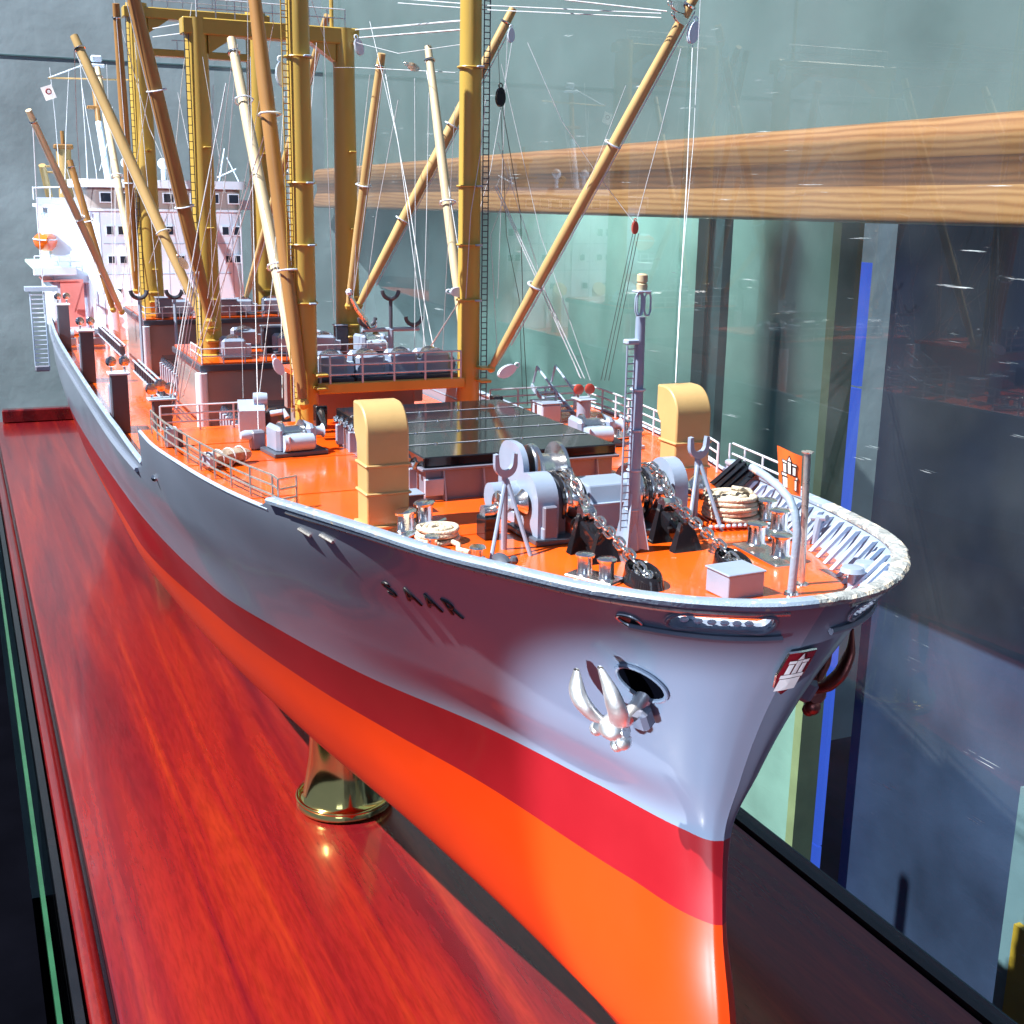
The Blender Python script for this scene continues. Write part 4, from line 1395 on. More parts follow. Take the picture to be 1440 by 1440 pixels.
dup(p1_, (-2.79, 0.150, fz(-2.79)), 'oval black chain pipe swallowing the right anchor chain')
def chain(path, lab, pitch=0.036, r=0.0052):
    t = thing('anchor_chain', lab, 'chain', path[0], 'anchor chains from the windlass')
    L = 0.0245
    W_ = 0.0135
    pts = []
    for k in range(8):
        a = -PI / 2 + PI * k / 7
        pts.append((L - W_ + W_ * math.cos(a), W_ * math.sin(a), 0))
    for k in range(8):
        a = PI / 2 + PI * k / 7
        pts.append((-L + W_ + W_ * math.cos(a), W_ * math.sin(a), 0))
    proto = MB().ring(pts, r, 7).build('link', M['chrome'], t, local=True, smooth=70)
    # walk along the path
    P_ = [Vector(p) for p in path]
    seg = [(P_[i + 1] - P_[i]).length for i in range(len(P_) - 1)]
    tot = sum(seg)
    n = int(tot / pitch)
    for i in range(n + 1):
        s_ = i * pitch
        k = 0
        while k < len(seg) - 1 and s_ > seg[k]:
            s_ -= seg[k]
            k += 1
        d_ = (P_[k + 1] - P_[k]).normalized()
        pos = P_[k] + d_ * s_
        side = d_.cross(V(0, 0, 1)).normalized()
        up = side.cross(d_)
        roll = (0.75 if i % 2 else -0.75) + random.uniform(-0.12, 0.12)
        y_ = side * math.cos(roll) + up * math.sin(roll)
        z_ = d_.cross(y_)
        mm = Matrix((d_, y_, z_)).transposed().to_euler()
        if i == 0:
            proto.location = pos - P_[0]
            proto.rotation_euler = mm
        else:
            share(proto, 'link', t, pos - P_[0], mm)
chain([(-3.42, -0.10, 2.552), (-3.36, -0.10, 2.566), (-3.30, -0.10, 2.552), (-3.24, -0.103, 2.512), (-3.15, -0.118, 2.488), (-3.03, -0.130, 2.470), (-2.90, -0.140, 2.445), (-2.78, -0.15, 2.415), (-2.74, -0.155, 2.405)], 'silver anchor chain running from the left chain wheel down to its black pipe')
chain([(-3.42, 0.205, 2.552), (-3.36, 0.205, 2.566), (-3.30, 0.203, 2.552), (-3.24, 0.195, 2.520), (-3.16, 0.175, 2.496), (-3.03, 0.160, 2.470), (-2.90, 0.153, 2.445), (-2.79, 0.15, 2.415), (-2.75, 0.15, 2.405)], 'silver anchor chain running from the right chain wheel down to its black pipe')

# ---------------- cargo hatch with folding black covers
h = thing('cargo_hatch', 'large cargo hatch with glossy black cover behind the windlass', 'hatch', (-4.42, 0, 2.37))
X0, X1, HW = -3.90, -4.98, 0.375
MB().box(((X0 + X1) / 2, 0, 2.425), (X0 - X1 - 0.02, 2 * HW - 0.02, 0.11)).build('coaming', M['coaming'], h, smooth=0)
MB().bbox(((X0 + X1) / 2, 0, 2.482), (X0 - X1 + 0.02, 2 * HW + 0.02, 0.010), 0.002).build('coaming_ledge', M['coaming'], h)
for k in range(5):
    y = -0.30 + 0.15 * k
    MB().add([(X0 - 0.012, y - 0.003, 2.372), (X0 + 0.022, y - 0.003, 2.372), (X0 - 0.003, y - 0.003, 2.476), (X0 - 0.012, y - 0.003, 2.476), (X0 - 0.012, y + 0.003, 2.372), (X0 + 0.022, y + 0.003, 2.372), (X0 - 0.003, y + 0.003, 2.476), (X0 - 0.012, y + 0.003, 2.476)],
             [(0, 1, 2, 3), (7, 6, 5, 4), (0, 4, 5, 1), (1, 5, 6, 2), (2, 6, 7, 3), (3, 7, 4, 0)]).build('coaming_stay', M['grey'], h, smooth=0)
for k in range(6):
    x = X0 - 0.09 - 0.18 * k
    for s in (-1, 1):
        MB().bbox((x, s * (HW + 0.012), 2.43), (0.02, 0.03, 0.085), 0.003).build('side_bracket', M['grey'], h)
xs = [X0, -4.115, -4.33, -4.55, -4.765, X1]
for a, c in zip(xs, xs[1:]):
    MB().bbox(((a + c) / 2, 0, 2.507), (a - c - 0.004, 2 * HW, 0.036), 0.004).build('cover_panel', M['black'], h)
    if c != X1:
        MB().box((c, 0, 2.5262), (0.0035, 2 * HW - 0.01, 0.002)).build('panel_seam', M['wire'], h, smooth=0)
        for y in (-0.25, -0.08, 0.09, 0.26):
            MB().lathe([(0.008, 0), (0.007, 0.004), (0.001, 0.006)], (c, y, 2.525), 'Z', 10).build('panel_bolt', M['silver'], h)
for k in range(15):
    x = X0 - 0.05 - 0.07 * k
    MB().tube([(x, -HW - 0.018, 2.476), (x, -HW - 0.006, 2.50)], 0.009, 6).build('cleat', M['chrome'], h)
for k in range(4):
    x = X0 - 0.05 - 0.07 * k
    MB().tube([(x, HW + 0.018, 2.476), (x, HW + 0.006, 2.50)], 0.009, 6).build('cleat', M['chrome'], h)
MB().bbox((-3.893, -0.34, 2.42), (0.012, 0.07, 0.06), 0.002).build('notice_plate', M['pale'], h)
# hatch wheels / folded handle at the back corners
for s in (-1, 1):
    t = thing('hatch_winch_arm', 'black towing arm at the %s rear corner of the black hatch' % ('near' if s < 0 else 'far'), 'arm', (-5.08, s * 0.41, 2.42))
    MB().bbox((-5.10, s * 0.41, 2.47), (0.05, 0.05, 0.10), 0.004).tube([(-5.10, s * 0.41, 2.50), (-4.92, s * 0.44, 2.455)], [0.02, 0.008], 8).build('arm', M['black'], t)

# ---------------- railings
def railing(label, pts, height, nrail, post_every=1, mt='rail', r=0.0042, group=None, name='railing', lean=0.0, rv=None):
    t = thing(name, label, 'railing', tuple(pts[0]), group or 'deck railings')
    P_ = [Vector(p) for p in pts]
    proto = None
    for i, p in enumerate(P_):
        if i % post_every:
            continue
        if proto is None:
            proto = MB().tube([(0, 0, 0), (0, 0, height)], r * 1.15, 6).build('stanchion', M[mt], t, local=True)
        else:
            share(proto, 'stanchion', t, p - P_[0])
    for k in range(nrail):
        z = height * (k + 1) / nrail
        MB().tube([p + V(0, 0, z) for p in P_], r, 6).build('rail', M[mt], t)
    return t
def edge_pts(x0, x1, n, s, inset, z=2.372):
    return [(x0 + (x1 - x0) * k / n, s * (hb(x0 + (x1 - x0) * k / n, 2.37) - inset), z) for k in range(n + 1)]
ep = edge_pts(-5.45, -4.02, 9, -1, 0.045)
railing('three-bar railing along the near edge of the raised foredeck', ep + [(-3.95, -0.87, 2.372), (-3.98, -0.80, 2.372)], 0.105, 3, group='foredeck railings')
ep = edge_pts(-5.45, -3.95, 10, 1, 0.045)
railing('three-bar railing along the far port edge of the foredeck', ep, 0.115, 3, mt='railp', group='foredeck railings')
railing('short railing across the aft end of the raised foredeck on the near side', [(-5.50, -1.02, 2.372), (-5.50, -0.85, 2.372), (-5.50, -0.70, 2.372), (-5.50, -0.55, 2.372)], 0.11, 3, mt='railp', group='foredeck railings')
railing('short railing across the aft end of the raised foredeck on the far side', [(-5.50, 0.55, 2.372), (-5.50, 0.70, 2.372), (-5.50, 0.85, 2.372), (-5.50, 1.02, 2.372)], 0.11, 3, mt='railp', group='foredeck railings')
# two-bar rail from the port bulwark end
pts = [(-3.20, 0.64 + 0.0, 2.47)]
t = thing('guard_rail', 'thin two-bar guard rail above the front of the port bulwark', 'railing', (-3.95, 0.85, 2.43), 'foredeck railings')
for z in (0.035, 0.075):
    MB().tube([(x, hb(x, sheer(x)) - 0.01, sheer(x) + z * (1 if x < -3.4 else 0.3)) for x in [-3.25 - 0.06 * k for k in range(12)]], 0.0042, 6).build('rail', M['railp'], t)
for x in (-3.6, -3.78, -3.94):
    MB().tube([(x, hb(x, sheer(x)) - 0.01, sheer(x)), (x, hb(x, sheer(x)) - 0.01, sheer(x) + 0.075)], 0.0042, 6).build('stanchion', M['railp'], t)

# ---------------- deck machinery around the fore masts
def cargo_winch(loc, label, rz=0, scale=1.0, group='cargo winches', mt='grey', mt2='pale'):
    t = thing('cargo_winch', label, 'winch', loc, group, rz)
    k = scale
    MB().bbox((0, 0, 0.008 * k), (0.15 * k, 0.20 * k, 0.016 * k), 0.003).build('bed', M['dgrey'], t, local=True)
    MB().bbox((-0.01 * k, -0.065 * k, 0.055 * k), (0.12 * k, 0.03 * k, 0.095 * k), 0.012 * k).build('side_plate', M[mt], t, local=True)
    MB().bbox((-0.01 * k, 0.05 * k, 0.055 * k), (0.12 * k, 0.04 * k, 0.10 * k), 0.014 * k).build('gear_case', M[mt], t, local=True)
    MB().lathe([(0.046 * k, -0.05 * k), (0.046 * k, -0.042 * k), (0.028 * k, -0.040 * k), (0.028 * k, 0.026 * k), (0.046 * k, 0.028 * k), (0.046 * k, 0.034 * k)], (-0.005 * k, 0, 0.07 * k), 'Y', 18).build('drum', M['silver'], t, local=True, smooth=40)
    MB().lathe([(0.022 * k, 0), (0.016 * k, 0.012 * k), (0.018 * k, 0.03 * k), (0.026 * k, 0.036 * k), (0.001, 0.038 * k)], (-0.005 * k, 0.075 * k, 0.07 * k), 'Y', 14).build('warping_end', M[mt2], t, local=True, smooth=50)
    MB().tube([(0.05 * k, -0.06 * k, 0.045 * k), (0.05 * k, 0.05 * k, 0.045 * k)], 0.03 * k, 14).build('motor', M[mt2], t, local=True)
    MB().bbox((0.052 * k, -0.045 * k, 0.05 * k), (0.055 * k, 0.01 * k, 0.05 * k), 0.003).build('flange', M[mt2], t, local=True)
    return t
wp = cargo_winch((-4.87, -0.585, 2.37), 'grey cargo winch in front of the near fore mast post', 0.12, 1.15)
dup(wp, (-4.62, 0.66, 2.37), 'grey cargo winch by the port railing beyond the black hatch', rz=-0.1)
# control cabinet, bollard, life raft, tarpaulin bundle
t = thing('control_cabinet', 'light grey cabinet with a round hole left of the near fore mast post', 'cabinet', (-5.36, -0.63, 2.37), rz=-0.15)
out = [(0.06, 0.0), (0.06, 0.105), (0.035, 0.125), (-0.07, 0.135), (-0.07, 0.0)]
b = MB()
n = len(out)
b.add([(a, -0.075, z) for a, z in out] + [(a, 0.035, z) for a, z in out], [tuple(range(n))[::-1], tuple(range(n, 2 * n))] + [(i, (i + 1) % n, (i + 1) % n + n, i + n) for i in range(n)])
b.build('body', M['pale'], t, local=True, smooth=0)
MB().lathe([(0.008, 0.0), (0.007, 0.002)], (0.02, -0.077, 0.10), 'Y', 12).build('port_hole', M['black'], t, local=True)
MB().bbox((-0.01, 0.075, 0.05), (0.09, 0.07, 0.10), 0.02).build('motor_cover', M['dgrey'], t, local=True)
MB().lathe([(0.03, -0.03), (0.032, 0.0), (0.028, 0.03)], (0.0, 0.02, 0.145), 'Y', 16).build('drum', M['pale'], t, local=True)
MB().tube([(0.03, 0.06, 0.085), (0.04, 0.12, 0.095), (0.06, 0.13, 0.07)], 0.014, 10).build('pipe', M['pale'], t, local=True)
t = thing('deck_reel', 'small dark reel stand with a pale drum beside the tarpaulin bundle', 'reel', (-4.98, -0.73, 2.37), rz=0.1)
MB().bbox((0, 0.02, 0.04), (0.05, 0.06, 0.08), 0.008).build('stand', M['coaming'], t, local=True)
MB().lathe([(0.015, -0.05), (0.022, -0.03), (0.02, 0.0)], (0.0, 0.0, 0.062), 'Y', 14).build('drum', M['pale'], t, local=True)
t = thing('tarpaulin_bundle', 'crumpled brown tarpaulin bundle lying behind the near railing', 'tarpaulin', (-4.72, -0.88, 2.372), rz=0.62)
b = MB()
rows = []
rnd = random.Random(5)
for i in range(15):
    u = i / 14
    wv = 0.03 * math.sin(PI * min(1, u * 1.02)) ** 0.4 + 0.003
    row = []
    for k in range(13):
        a = 2 * PI * k / 12
        q = 1 + (rnd.uniform(-0.16, 0.16) if k < 12 else 0)
        if k == 12:
            row.append(row[0])
            continue
        row.append(((u - 0.5) * 0.04 + wv * math.cos(a) * q, (u - 0.5) * 0.21, 0.03 + wv * 0.95 * math.sin(a) * q))
    rows.append(row)
b.grid(rows)
b.build('cloth', M['tarp'], t, local=True, smooth=25)
MB().bbox((0.0, -0.105, 0.035), (0.055, 0.035, 0.06), 0.008).build('end_drum', M['pale'], t, local=True)
for v in (-0.05, 0.0, 0.05):
    MB().ring([(0.2 * v + 0.035 * math.cos(a), v, 0.031 + 0.034 * math.sin(a)) for a in [2 * PI * k / 14 for k in range(14)]], 0.003, 5).build('lashing', M['wire'], t, local=True)
t = thing('life_raft_box', 'small pale blue locker at the aft end of the near foredeck railing', 'locker', (-5.15, -1.03, 2.372))
MB().bbox((0, 0, 0.04), (0.05, 0.05, 0.08), 0.004).build('body', M['pale'], t, local=True)
MB().bbox((0, 0.035, 0.03), (0.04, 0.02, 0.07), 0.003).build('door', M['dgrey'], t, local=True)

# port side pillar with pulleys, stairs and winch gear
def pillar(loc, lab, h_, mt='grey', r=0.032):
    t = thing('rigging_pillar', lab, 'pillar', loc, 'pillars with pulley blocks')
    MB().tube([(0, 0, 0), (0, 0, h_)], r, 16).build('post', M[mt], t, local=True)
    MB().bbox((0, 0, h_ + 0.004), (r * 3.0, r * 2.6, 0.008), 0.002).build('top_plate', M['pale'], t, local=True)
    for s in (-1, 1):
        MB().lathe([(0.020, -0.007), (0.024, -0.005), (0.016, 0), (0.024, 0.005), (0.020, 0.007)], (0.0, s * 0.028, h_ + 0.048), 'X', 14).build('pulley', M['redfit'], t, local=True, smooth=50)
        MB().bbox((0.0, s * 0.028, h_ + 0.022), (0.012, 0.008, 0.034), 0.002).build('shackle', M['chrome'], t, local=True)
    return t
pillar((-4.93, 0.77, 2.37), 'round grey pillar with two red pulleys by the port railing', 0.14)
t = thing('gangway', 'pale stairs with handrails at the port edge near the far fore mast post', 'stairs', (-5.55, 0.84, 2.37))
for y in (0.80, 0.90):
    MB().box((-5.42, y, 2.43), (0.30, 0.008, 0.025), Matrix.Rotation(0.35, 3, 'Y')).build('stringer', M['pale'], t, smooth=0)
    MB().tube([(-5.54, y, 2.50), (-5.50, y, 2.585), (-5.28, y, 2.49), (-5.28, y, 2.40)], 0.006, 6).build('handrail', M['pale'], t)
for k in range(6):
    MB().box((-5.53 + 0.045 * k, 0.85, 2.475 - 0.0165 * k), (0.03, 0.095, 0.005)).build('tread', M['pale'], t, smooth=0)
t = thing('deck_locker', 'pale grey locker standing at the port side beyond the hatch', 'locker', (-5.18, 0.70, 2.37))
MB().bbox((0, 0, 0.045), (0.13, 0.10, 0.09), 0.006).build('body', M['pale'], t, local=True)
MB().bbox((0, 0, 0.095), (0.14, 0.11, 0.008), 0.003).build('lid', M['grey'], t, local=True)
for x, y, sc, wd in ((-4.35, 0.88, 1.0, 'largest'), (-4.48, 0.80, 0.8, 'farthest'), (-4.20, 0.84, 0.7, 'smallest')):
    t = thing('deck_fitting', wd + ' of three small pale deck fittings by the port railing', 'fitting', (x, y, 2.37), 'small pale fittings by the port railing')
    MB().sphere((0, 0, 0.016 * sc), 0.024 * sc, 10, (1.3, 1, 0.8)).bbox((0.01, 0, 0.008), (0.05 * sc, 0.05 * sc, 0.016), 0.003).build('casting', M['pale'], t, local=True)

# ================================================================== masts, platforms and booms
def mast_ladder(t, x, y, z0, z1, mt='ochre', w=0.014, step=0.026):
    b = MB()
    for s in (-1, 1):
        b.tube([(x, y + s * w, z0), (x, y + s * w, z1)], 0.0028, 5)
    b.build('ladder_rails', M[mt], t)
    proto = None
    z = z0 + 0.01
    while z < z1 - 0.005:
        if proto is None:
            proto = MB().tube([(0, -w, 0), (0, w, 0)], 0.0022, 4).build('rung', M[mt], t, local=True)
            proto.location = V(x, y, z) - t.location
        else:
            share(proto, 'rung', t, V(x, y, z) - t.location)
        z += step
def post(t, x, y, z0, z1, r0, r1, mt='ochre'):
    MB().tube([(x, y, z0), (x, y, z0 + (z1 - z0) * 0.5), (x, y, z1)], [r0, (r0 + r1) / 2, r1], 28, ).build('mast_post', M[mt], t, smooth=50)
    MB().lathe([(r0 * 1.25, 0), (r0 * 1.2, 0.012), (r0 * 1.02, 0.018)], (x, y, z0), 'Z', 28).build('foot_collar', M[mt], t)
# near pair
fm = thing('fore_mast_pair', 'pair of tall ochre mast posts joined by a railed platform behind the black hatch', 'mast', (-5.38, 0, 2.37))
for y in (-0.395, 0.385):
    post(fm, -5.38, y, 2.37, 4.75, 0.053, 0.047)
    for z in (2.93, 3.18, 3.44, 3.95):
        MB().ring([(-5.38 + 0.057 * math.cos(a), y + 0.057 * math.sin(a), z) for a in [2 * PI * k / 24 for k in range(24)]], 0.005, 6).build('band', M['ochre'], fm)
        MB().bbox((-5.315, y + 0.02, z), (0.03, 0.03, 0.008), 0.002).build('eye_plate', M['pale'], fm)
    MB().bbox((-5.30, y + 0.045, 2.62), (0.07, 0.055, 0.012), 0.003).bbox((-5.30, y + 0.045, 2.56), (0.07, 0.055, 0.012), 0.003).build('gooseneck', M['ochre'], fm)
mast_ladder(fm, -5.35, -0.395 - 0.062, 2.45, 4.7, 'ochre')
mast_ladder(fm, -5.35, 0.385 + 0.066, 2.45, 4.7, 'dgrey')
b = MB().bbox((-5.335, -0.005, 2.552), (0.03, 0.70, 0.048), 0.004)
b.build('platform_beam', M['ochre'], fm)
MB().box((-5.70, -0.005, 2.560), (0.70, 0.70, 0.02)).build('platform_deck', M['deck'], fm, smooth=0)
for y in (-0.33, 0.33):
    MB().bbox((-5.95, y, 2.46), (0.05, 0.05, 0.18), 0.004).build('platform_leg', M['brownwall'], fm)
MB().box((-5.98, 0, 2.31), (0.10, 0.62, 0.48)).build('platform_bulkhead', M['brownwall'], fm, smooth=0)
railing('railing round the front of the winch platform between the near mast posts', [(-5.36, -0.335, 2.57), (-5.325, -0.30, 2.57), (-5.325, -0.15, 2.57), (-5.325, 0.0, 2.57), (-5.325, 0.15, 2.57), (-5.325, 0.28, 2.57), (-5.325, 0.325, 2.57)], 0.13, 3, mt='railp', group='platform railings')
for i, (x, y, z, lab) in enumerate(((-5.50, -0.24, 2.57, 'first dark cargo winch on the platform beside the near mast post'), (-5.50, -0.07, 2.57, 'second dark cargo winch on the platform between the near mast posts'), (-5.50, 0.10, 2.57, 'third cargo winch on the platform left of its middle stanchion'), (-5.50, 0.25, 2.57, 'fourth cargo winch on the platform beside the far mast post'))):
    dup(wp, (x, y, z), lab, rz=1.57 if i % 2 else 1.4)
# second and third pairs: goal posts on mast houses
def goalpost(x, yc, sep, z0, ztop, r0, r1, label, barz, barh, haunch=True):
    t = thing('goalpost_mast', label, 'mast', (x, 0, z0), 'ochre goalpost masts')
    for s in (-1, 1):
        y = yc + s * sep
        post(t, x, y, z0, ztop, r0, r1)
        for z in (z0 + 0.34, z0 + 0.75, z0 + 1.2):
            MB().bbox((x + r0 + 0.008, y + 0.02, z), (0.04, 0.04, 0.01), 0.003).build('eye_plate', M['ochre'], t)
        MB().bbox((x + r0 + 0.02, y, z0 + 0.17), (0.07, 0.07, 0.014), 0.003).bbox((x + r0 + 0.02, y, z0 + 0.10), (0.07, 0.07, 0.014), 0.003).build('gooseneck', M['ochre'], t)
        if haunch:
            yy = y - s * r0 * 0.8
            out = [(yy, barz - 0.10), (yy, barz + 0.01), (yy - s * 0.16, barz + 0.01), (yy - s * 0.12, barz - 0.02)]
            MB().prism(out, x - 0.04, x + 0.04, 'X').build('haunch', M['ochre'], t, smooth=0)
    MB().bbox((x, yc, barz + barh / 2), (0.11, 2 * sep + 2.2 * r0, barh), 0.006).build('cross_beam', M['ochre'], t)
    mast_ladder(t, x + r0 * 0.7, yc - sep - r0 * 0.85, z0 + 0.05, barz, 'dgrey', 0.012, 0.045)
    for k in range(9):
        yy = yc - sep + 2 * sep * k / 8
        MB().tube([(x + 0.04, yy, barz + barh), (x + 0.04, yy, barz + barh + 0.10)], 0.0035, 5).build('stanchion', M['railp'], t)
    for z in (0.05, 0.10):
        MB().tube([(x + 0.04, yc - sep, barz + barh + z), (x + 0.04, yc + sep, barz + barh + z)], 0.0035, 5).build('top_rail', M['railp'], t)
    return t
g2 = goalpost(-7.5, 0.0, 0.43, 2.44, 4.34, 0.075, 0.062, 'second ochre goalpost mast with a haunched cross beam on the nearer mast house', 4.25, 0.09)
g3 = goalpost(-9.8, 0.0, 0.43, 2.48, 4.70, 0.090, 0.075, 'farthest ochre goalpost mast standing before the white bridge front', 4.60, 0.075)
MB().bbox((-9.8, 0, 4.37), (0.10, 0.86, 0.05), 0.005).build('lower_beam', M['ochre'], g3)
for y in (-0.16, -0.10, -0.04):
    MB().tube([(-9.76, y, 4.395), (-9.76, y, 4.46)], 0.003, 5).build('stanchion', M['railp'], g3)
MB().tube([(-9.76, -0.2, 4.46), (-9.76, 0.2, 4.46)], 0.003, 5).build('top_rail', M['railp'], g3)
# pole above goal post 2
MB().tube([(-7.5, 0.36, 4.34), (-7.5, 0.36, 4.75)], 0.012, 8).build('signal_pole', M['ochre'], g2)

def mast_house(x0, x1, hw, ztop, label, flat):
    t = thing('mast_house', label, 'deckhouse', ((x0 + x1) / 2, 0, 2.07), 'mast houses on the main deck')
    MB().box(((x0 + x1) / 2, 0, (2.07 + ztop - 0.045) / 2), (x0 - x1, 2 * hw, ztop - 0.045 - 2.07)).build('wall', M['brownwall'], t, smooth=0)
    MB().bbox(((x0 + x1) / 2, 0, ztop - 0.026), (x0 - x1 + 0.05, 2 * hw + 0.05, 0.036), 0.003).build('fascia', M['dgrey'], t)
    MB().box(((x0 + x1) / 2, 0, ztop - 0.003), (x0 - x1 + 0.02, 2 * hw + 0.02, 0.012)).build('roof_deck', M['deck'], t, smooth=0)
    for s in (-1, 1):
        MB().tube([(x0 + 0.03, s * (hw + 0.02), 2.072), (x0 + 0.03, s * (hw + 0.02), ztop - 0.05)], 0.034, 18).build('corner_pipe', M['white'], t)
    return t
mast_house(-7.12, -8.05, 0.54, 2.445, 'nearer mast house with a pinkish front wall and orange roof deck', 0)
mast_house(-9.36, -10.5, 0.54, 2.485, 'farther mast house with a dull brown front wall before the bridge', 0)
def front_rail(x, hw, z, lab):
    pts = [(x, -hw + 2 * hw * k / 9, z) for k in range(10)]
    return railing(lab, [(x - 0.35, -hw, z), (x - 0.18, -hw, z)] + pts + [(x - 0.18, hw, z), (x - 0.35, hw, z)], 0.085, 2, mt='railp', group='mast house railings', r=0.0038)
front_rail(-7.10, 0.55, 2.445, 'two-bar railing round the roof of the nearer mast house')
front_rail(-9.34, 0.55, 2.485, 'two-bar railing round the roof of the farther mast house')
k = 0
for x, y, z, rz, sc, lab in ((-7.32, -0.32, 2.448, 1.5, 1, 'dark cargo winch beside the left post on the nearer mast house'), (-7.40, 0.02, 2.448, 1.6, 1, 'cargo winch in the middle of the nearer mast house roof'),
                         (-7.36, 0.24, 2.448, 1.4, 1, 'cargo winch left of the right post on the nearer mast house'), (-7.30, 0.52, 2.448, 0.2, 1, 'pale cargo winch at the far end of the nearer mast house roof'),
                         (-7.80, -0.15, 2.448, 1.6, 1, 'cargo winch behind the left post on the nearer mast house'),
                         (-9.60, -0.26, 2.488, 1.5, 1, 'cargo winch right of the left post on the farther mast house'), (-9.62, -0.02, 2.488, 1.6, 1, 'cargo winch in the middle of the farther mast house roof'),
                         (-9.55, 0.22, 2.488, 1.4, 1, 'pale cargo winch left of the right post on the farther mast house'), (-9.60, 0.45, 2.488, 1.5, 1, 'cargo winch at the right post on the farther mast house')):
    dup(wp, (x, y, z), lab, rz=rz)
for x, y, z, s3, lab in ((-7.55, -0.02, 2.448, (0.10, 0.16, 0.15), 'grey machinery locker on the nearer mast house roof'), (-7.42, 0.36, 2.448, (0.06, 0.08, 0.16), 'dark machinery locker by the right post of the nearer mast house'), (-9.45, 0.02, 2.488, (0.06, 0.22, 0.12), 'dark grey locker at the front rail of the farther mast house'), (-9.45, -0.40, 2.488, (0.10, 0.11, 0.14), 'green-grey locker at the near corner of the farther mast house')):
    t = thing('machinery_locker', lab, 'locker', (x, y, z), 'machinery lockers on the mast houses')
    MB().bbox((0, 0, s3[2] / 2), s3, 0.005).build('body', M['coaming' if x < -9.4 else 'dgrey'], t, local=True)
    MB().bbox((0, 0, s3[2] + 0.004), (s3[0] + 0.01, s3[1] + 0.01, 0.008), 0.002).build('lid', M['grey'], t, local=True)
# cargo hatches on the main deck, glossy black covers
for x0, x1, lab in ((-6.15, -6.98, 'black covered hatch sunk between the winch platform and the nearer mast house'), (-8.2, -9.2, 'black covered hatch between the two mast houses')):
    t = thing('cargo_hatch', lab, 'hatch', ((x0 + x1) / 2, 0, 2.07), 'main deck hatches')
    MB().box(((x0 + x1) / 2, 0, 2.14), (x0 - x1, 0.92, 0.14)).build('coaming', M['coaming'], t, smooth=0)
    n = 4
    for i in range(n):
        a = x0 + (x1 - x0) * i / n
        c = x0 + (x1 - x0) * (i + 1) / n
        MB().bbox(((a + c) / 2, 0, 2.225), (a - c - 0.006, 0.94, 0.03), 0.004).build('cover_panel', M['black'], t)
    for i in range(14):
        MB().tube([(x0 + (x1 - x0) * (i + 0.5) / 14, -0.48, 2.20), (x0 + (x1 - x0) * (i + 0.5) / 14, -0.47, 2.225)], 0.010, 6).build('cleat', M['chrome'], t)
    for i in range(10):
        x = x0 + (x1 - x0) * (i + 0.5) / 10
        MB().bbox((x, -0.478, 2.135), (0.022, 0.03, 0.12), 0.003).build('side_bracket', M['pale'], t)

# folded ladders lying along the near walkway
def folded_ladder(x0, x1, y, z0, z1, lab):
    t = thing('accommodation_ladder', lab, 'ladder', (x0, y, z0), 'folded ladders along the walkway')
    for dz in (0.0, 0.075):
        for dy in (0, -0.035):
            MB().tube([(x0, y + dy, z0 + dz), (x1, y + dy, z1 + dz)], 0.007, 6).build('side_rail', M['pale'], t)
    for k in range(14):
        u = (k + 0.5) / 14
        x, z = x0 + (x1 - x0) * u, z0 + (z1 - z0) * u
        MB().bbox((x, y - 0.018, z + 0.03), (0.012, 0.04, 0.07), 0.002).build('step', M['dgrey'], t)
folded_ladder(-7.35, -9.0, -0.66, 2.16, 2.16, 'folded pale ladder along the walkway beside the nearer mast house')
folded_ladder(-9.7, -11.3, -0.66, 2.18, 2.18, 'folded pale ladder along the walkway beside the farther mast house')

# trunks along the near bulwark of the main deck
for x, h_, lab in ((-7.15, 0.33, 'tall dark rigging pedestal with two silver blocks nearest on the main deck walkway'), (-9.15, 0.36, 'second tall dark rigging pedestal further aft along the near bulwark'), (-11.1, 0.38, 'farthest dark rigging pedestal along the near bulwark')):
    y = -1.005 if x > -8 else -0.985
    t = thing('rigging_pedestal', lab, 'pedestal', (x, y, 2.072), 'tall boxes along the near bulwark')
    MB().bbox((0, 0, h_ / 2), (0.085, 0.09, h_), 0.003).build('body', M['dgrey'], t, local=True)
    MB().bbox((0, 0, h_ + 0.005), (0.11, 0.115, 0.012), 0.002).build('top_plate', M['white'], t, local=True)
    for s in (-1, 1):
        MB().lathe([(0.024, -0.01), (0.03, -0.008), (0.022, 0), (0.03, 0.008), (0.024, 0.01)], (0, s * 0.035, h_ + 0.07), 'X', 14).build('block', M['chrome'], t, local=True, smooth=50)
        MB().tube([(0, s * 0.035, h_ + 0.01), (0, s * 0.035, h_ + 0.05)], 0.007, 6).build('shackle', M['chrome'], t, local=True)
    MB().bbox((-0.12, -0.03, 0.14), (0.14, 0.02, 0.22), 0.003).build('side_bracket', M['grey'], t, local=True)
# rigging post at the break of the forecastle (near side)
t = thing('rigging_pillar', 'cluster of grey pulley blocks on a short post behind the near foredeck railing', 'pillar', (-7.0, -0.80, 2.07), 'pillars with pulley blocks')
MB().bbox((0, 0, 0.10), (0.08, 0.10, 0.20), 0.004).build('post', M['dgrey'], t, local=True)
MB().bbox((0, 0, 0.205), (0.10, 0.15, 0.01), 0.002).build('top_plate', M['pale'], t, local=True)
for s, z in ((-1, 0.25), (0, 0.27), (1, 0.25)):
    MB().lathe([(0.026, -0.01), (0.034, -0.008), (0.024, 0), (0.034, 0.008), (0.026, 0.01)], (0.0, s * 0.05, z + 0.01), 'X', 14).build('block', M['chrome'], t, local=True, smooth=50)
    MB().tube([(0, s * 0.05, 0.21), (0, s * 0.05, z)], 0.008, 6).build('shackle', M['chrome'], t, local=True)
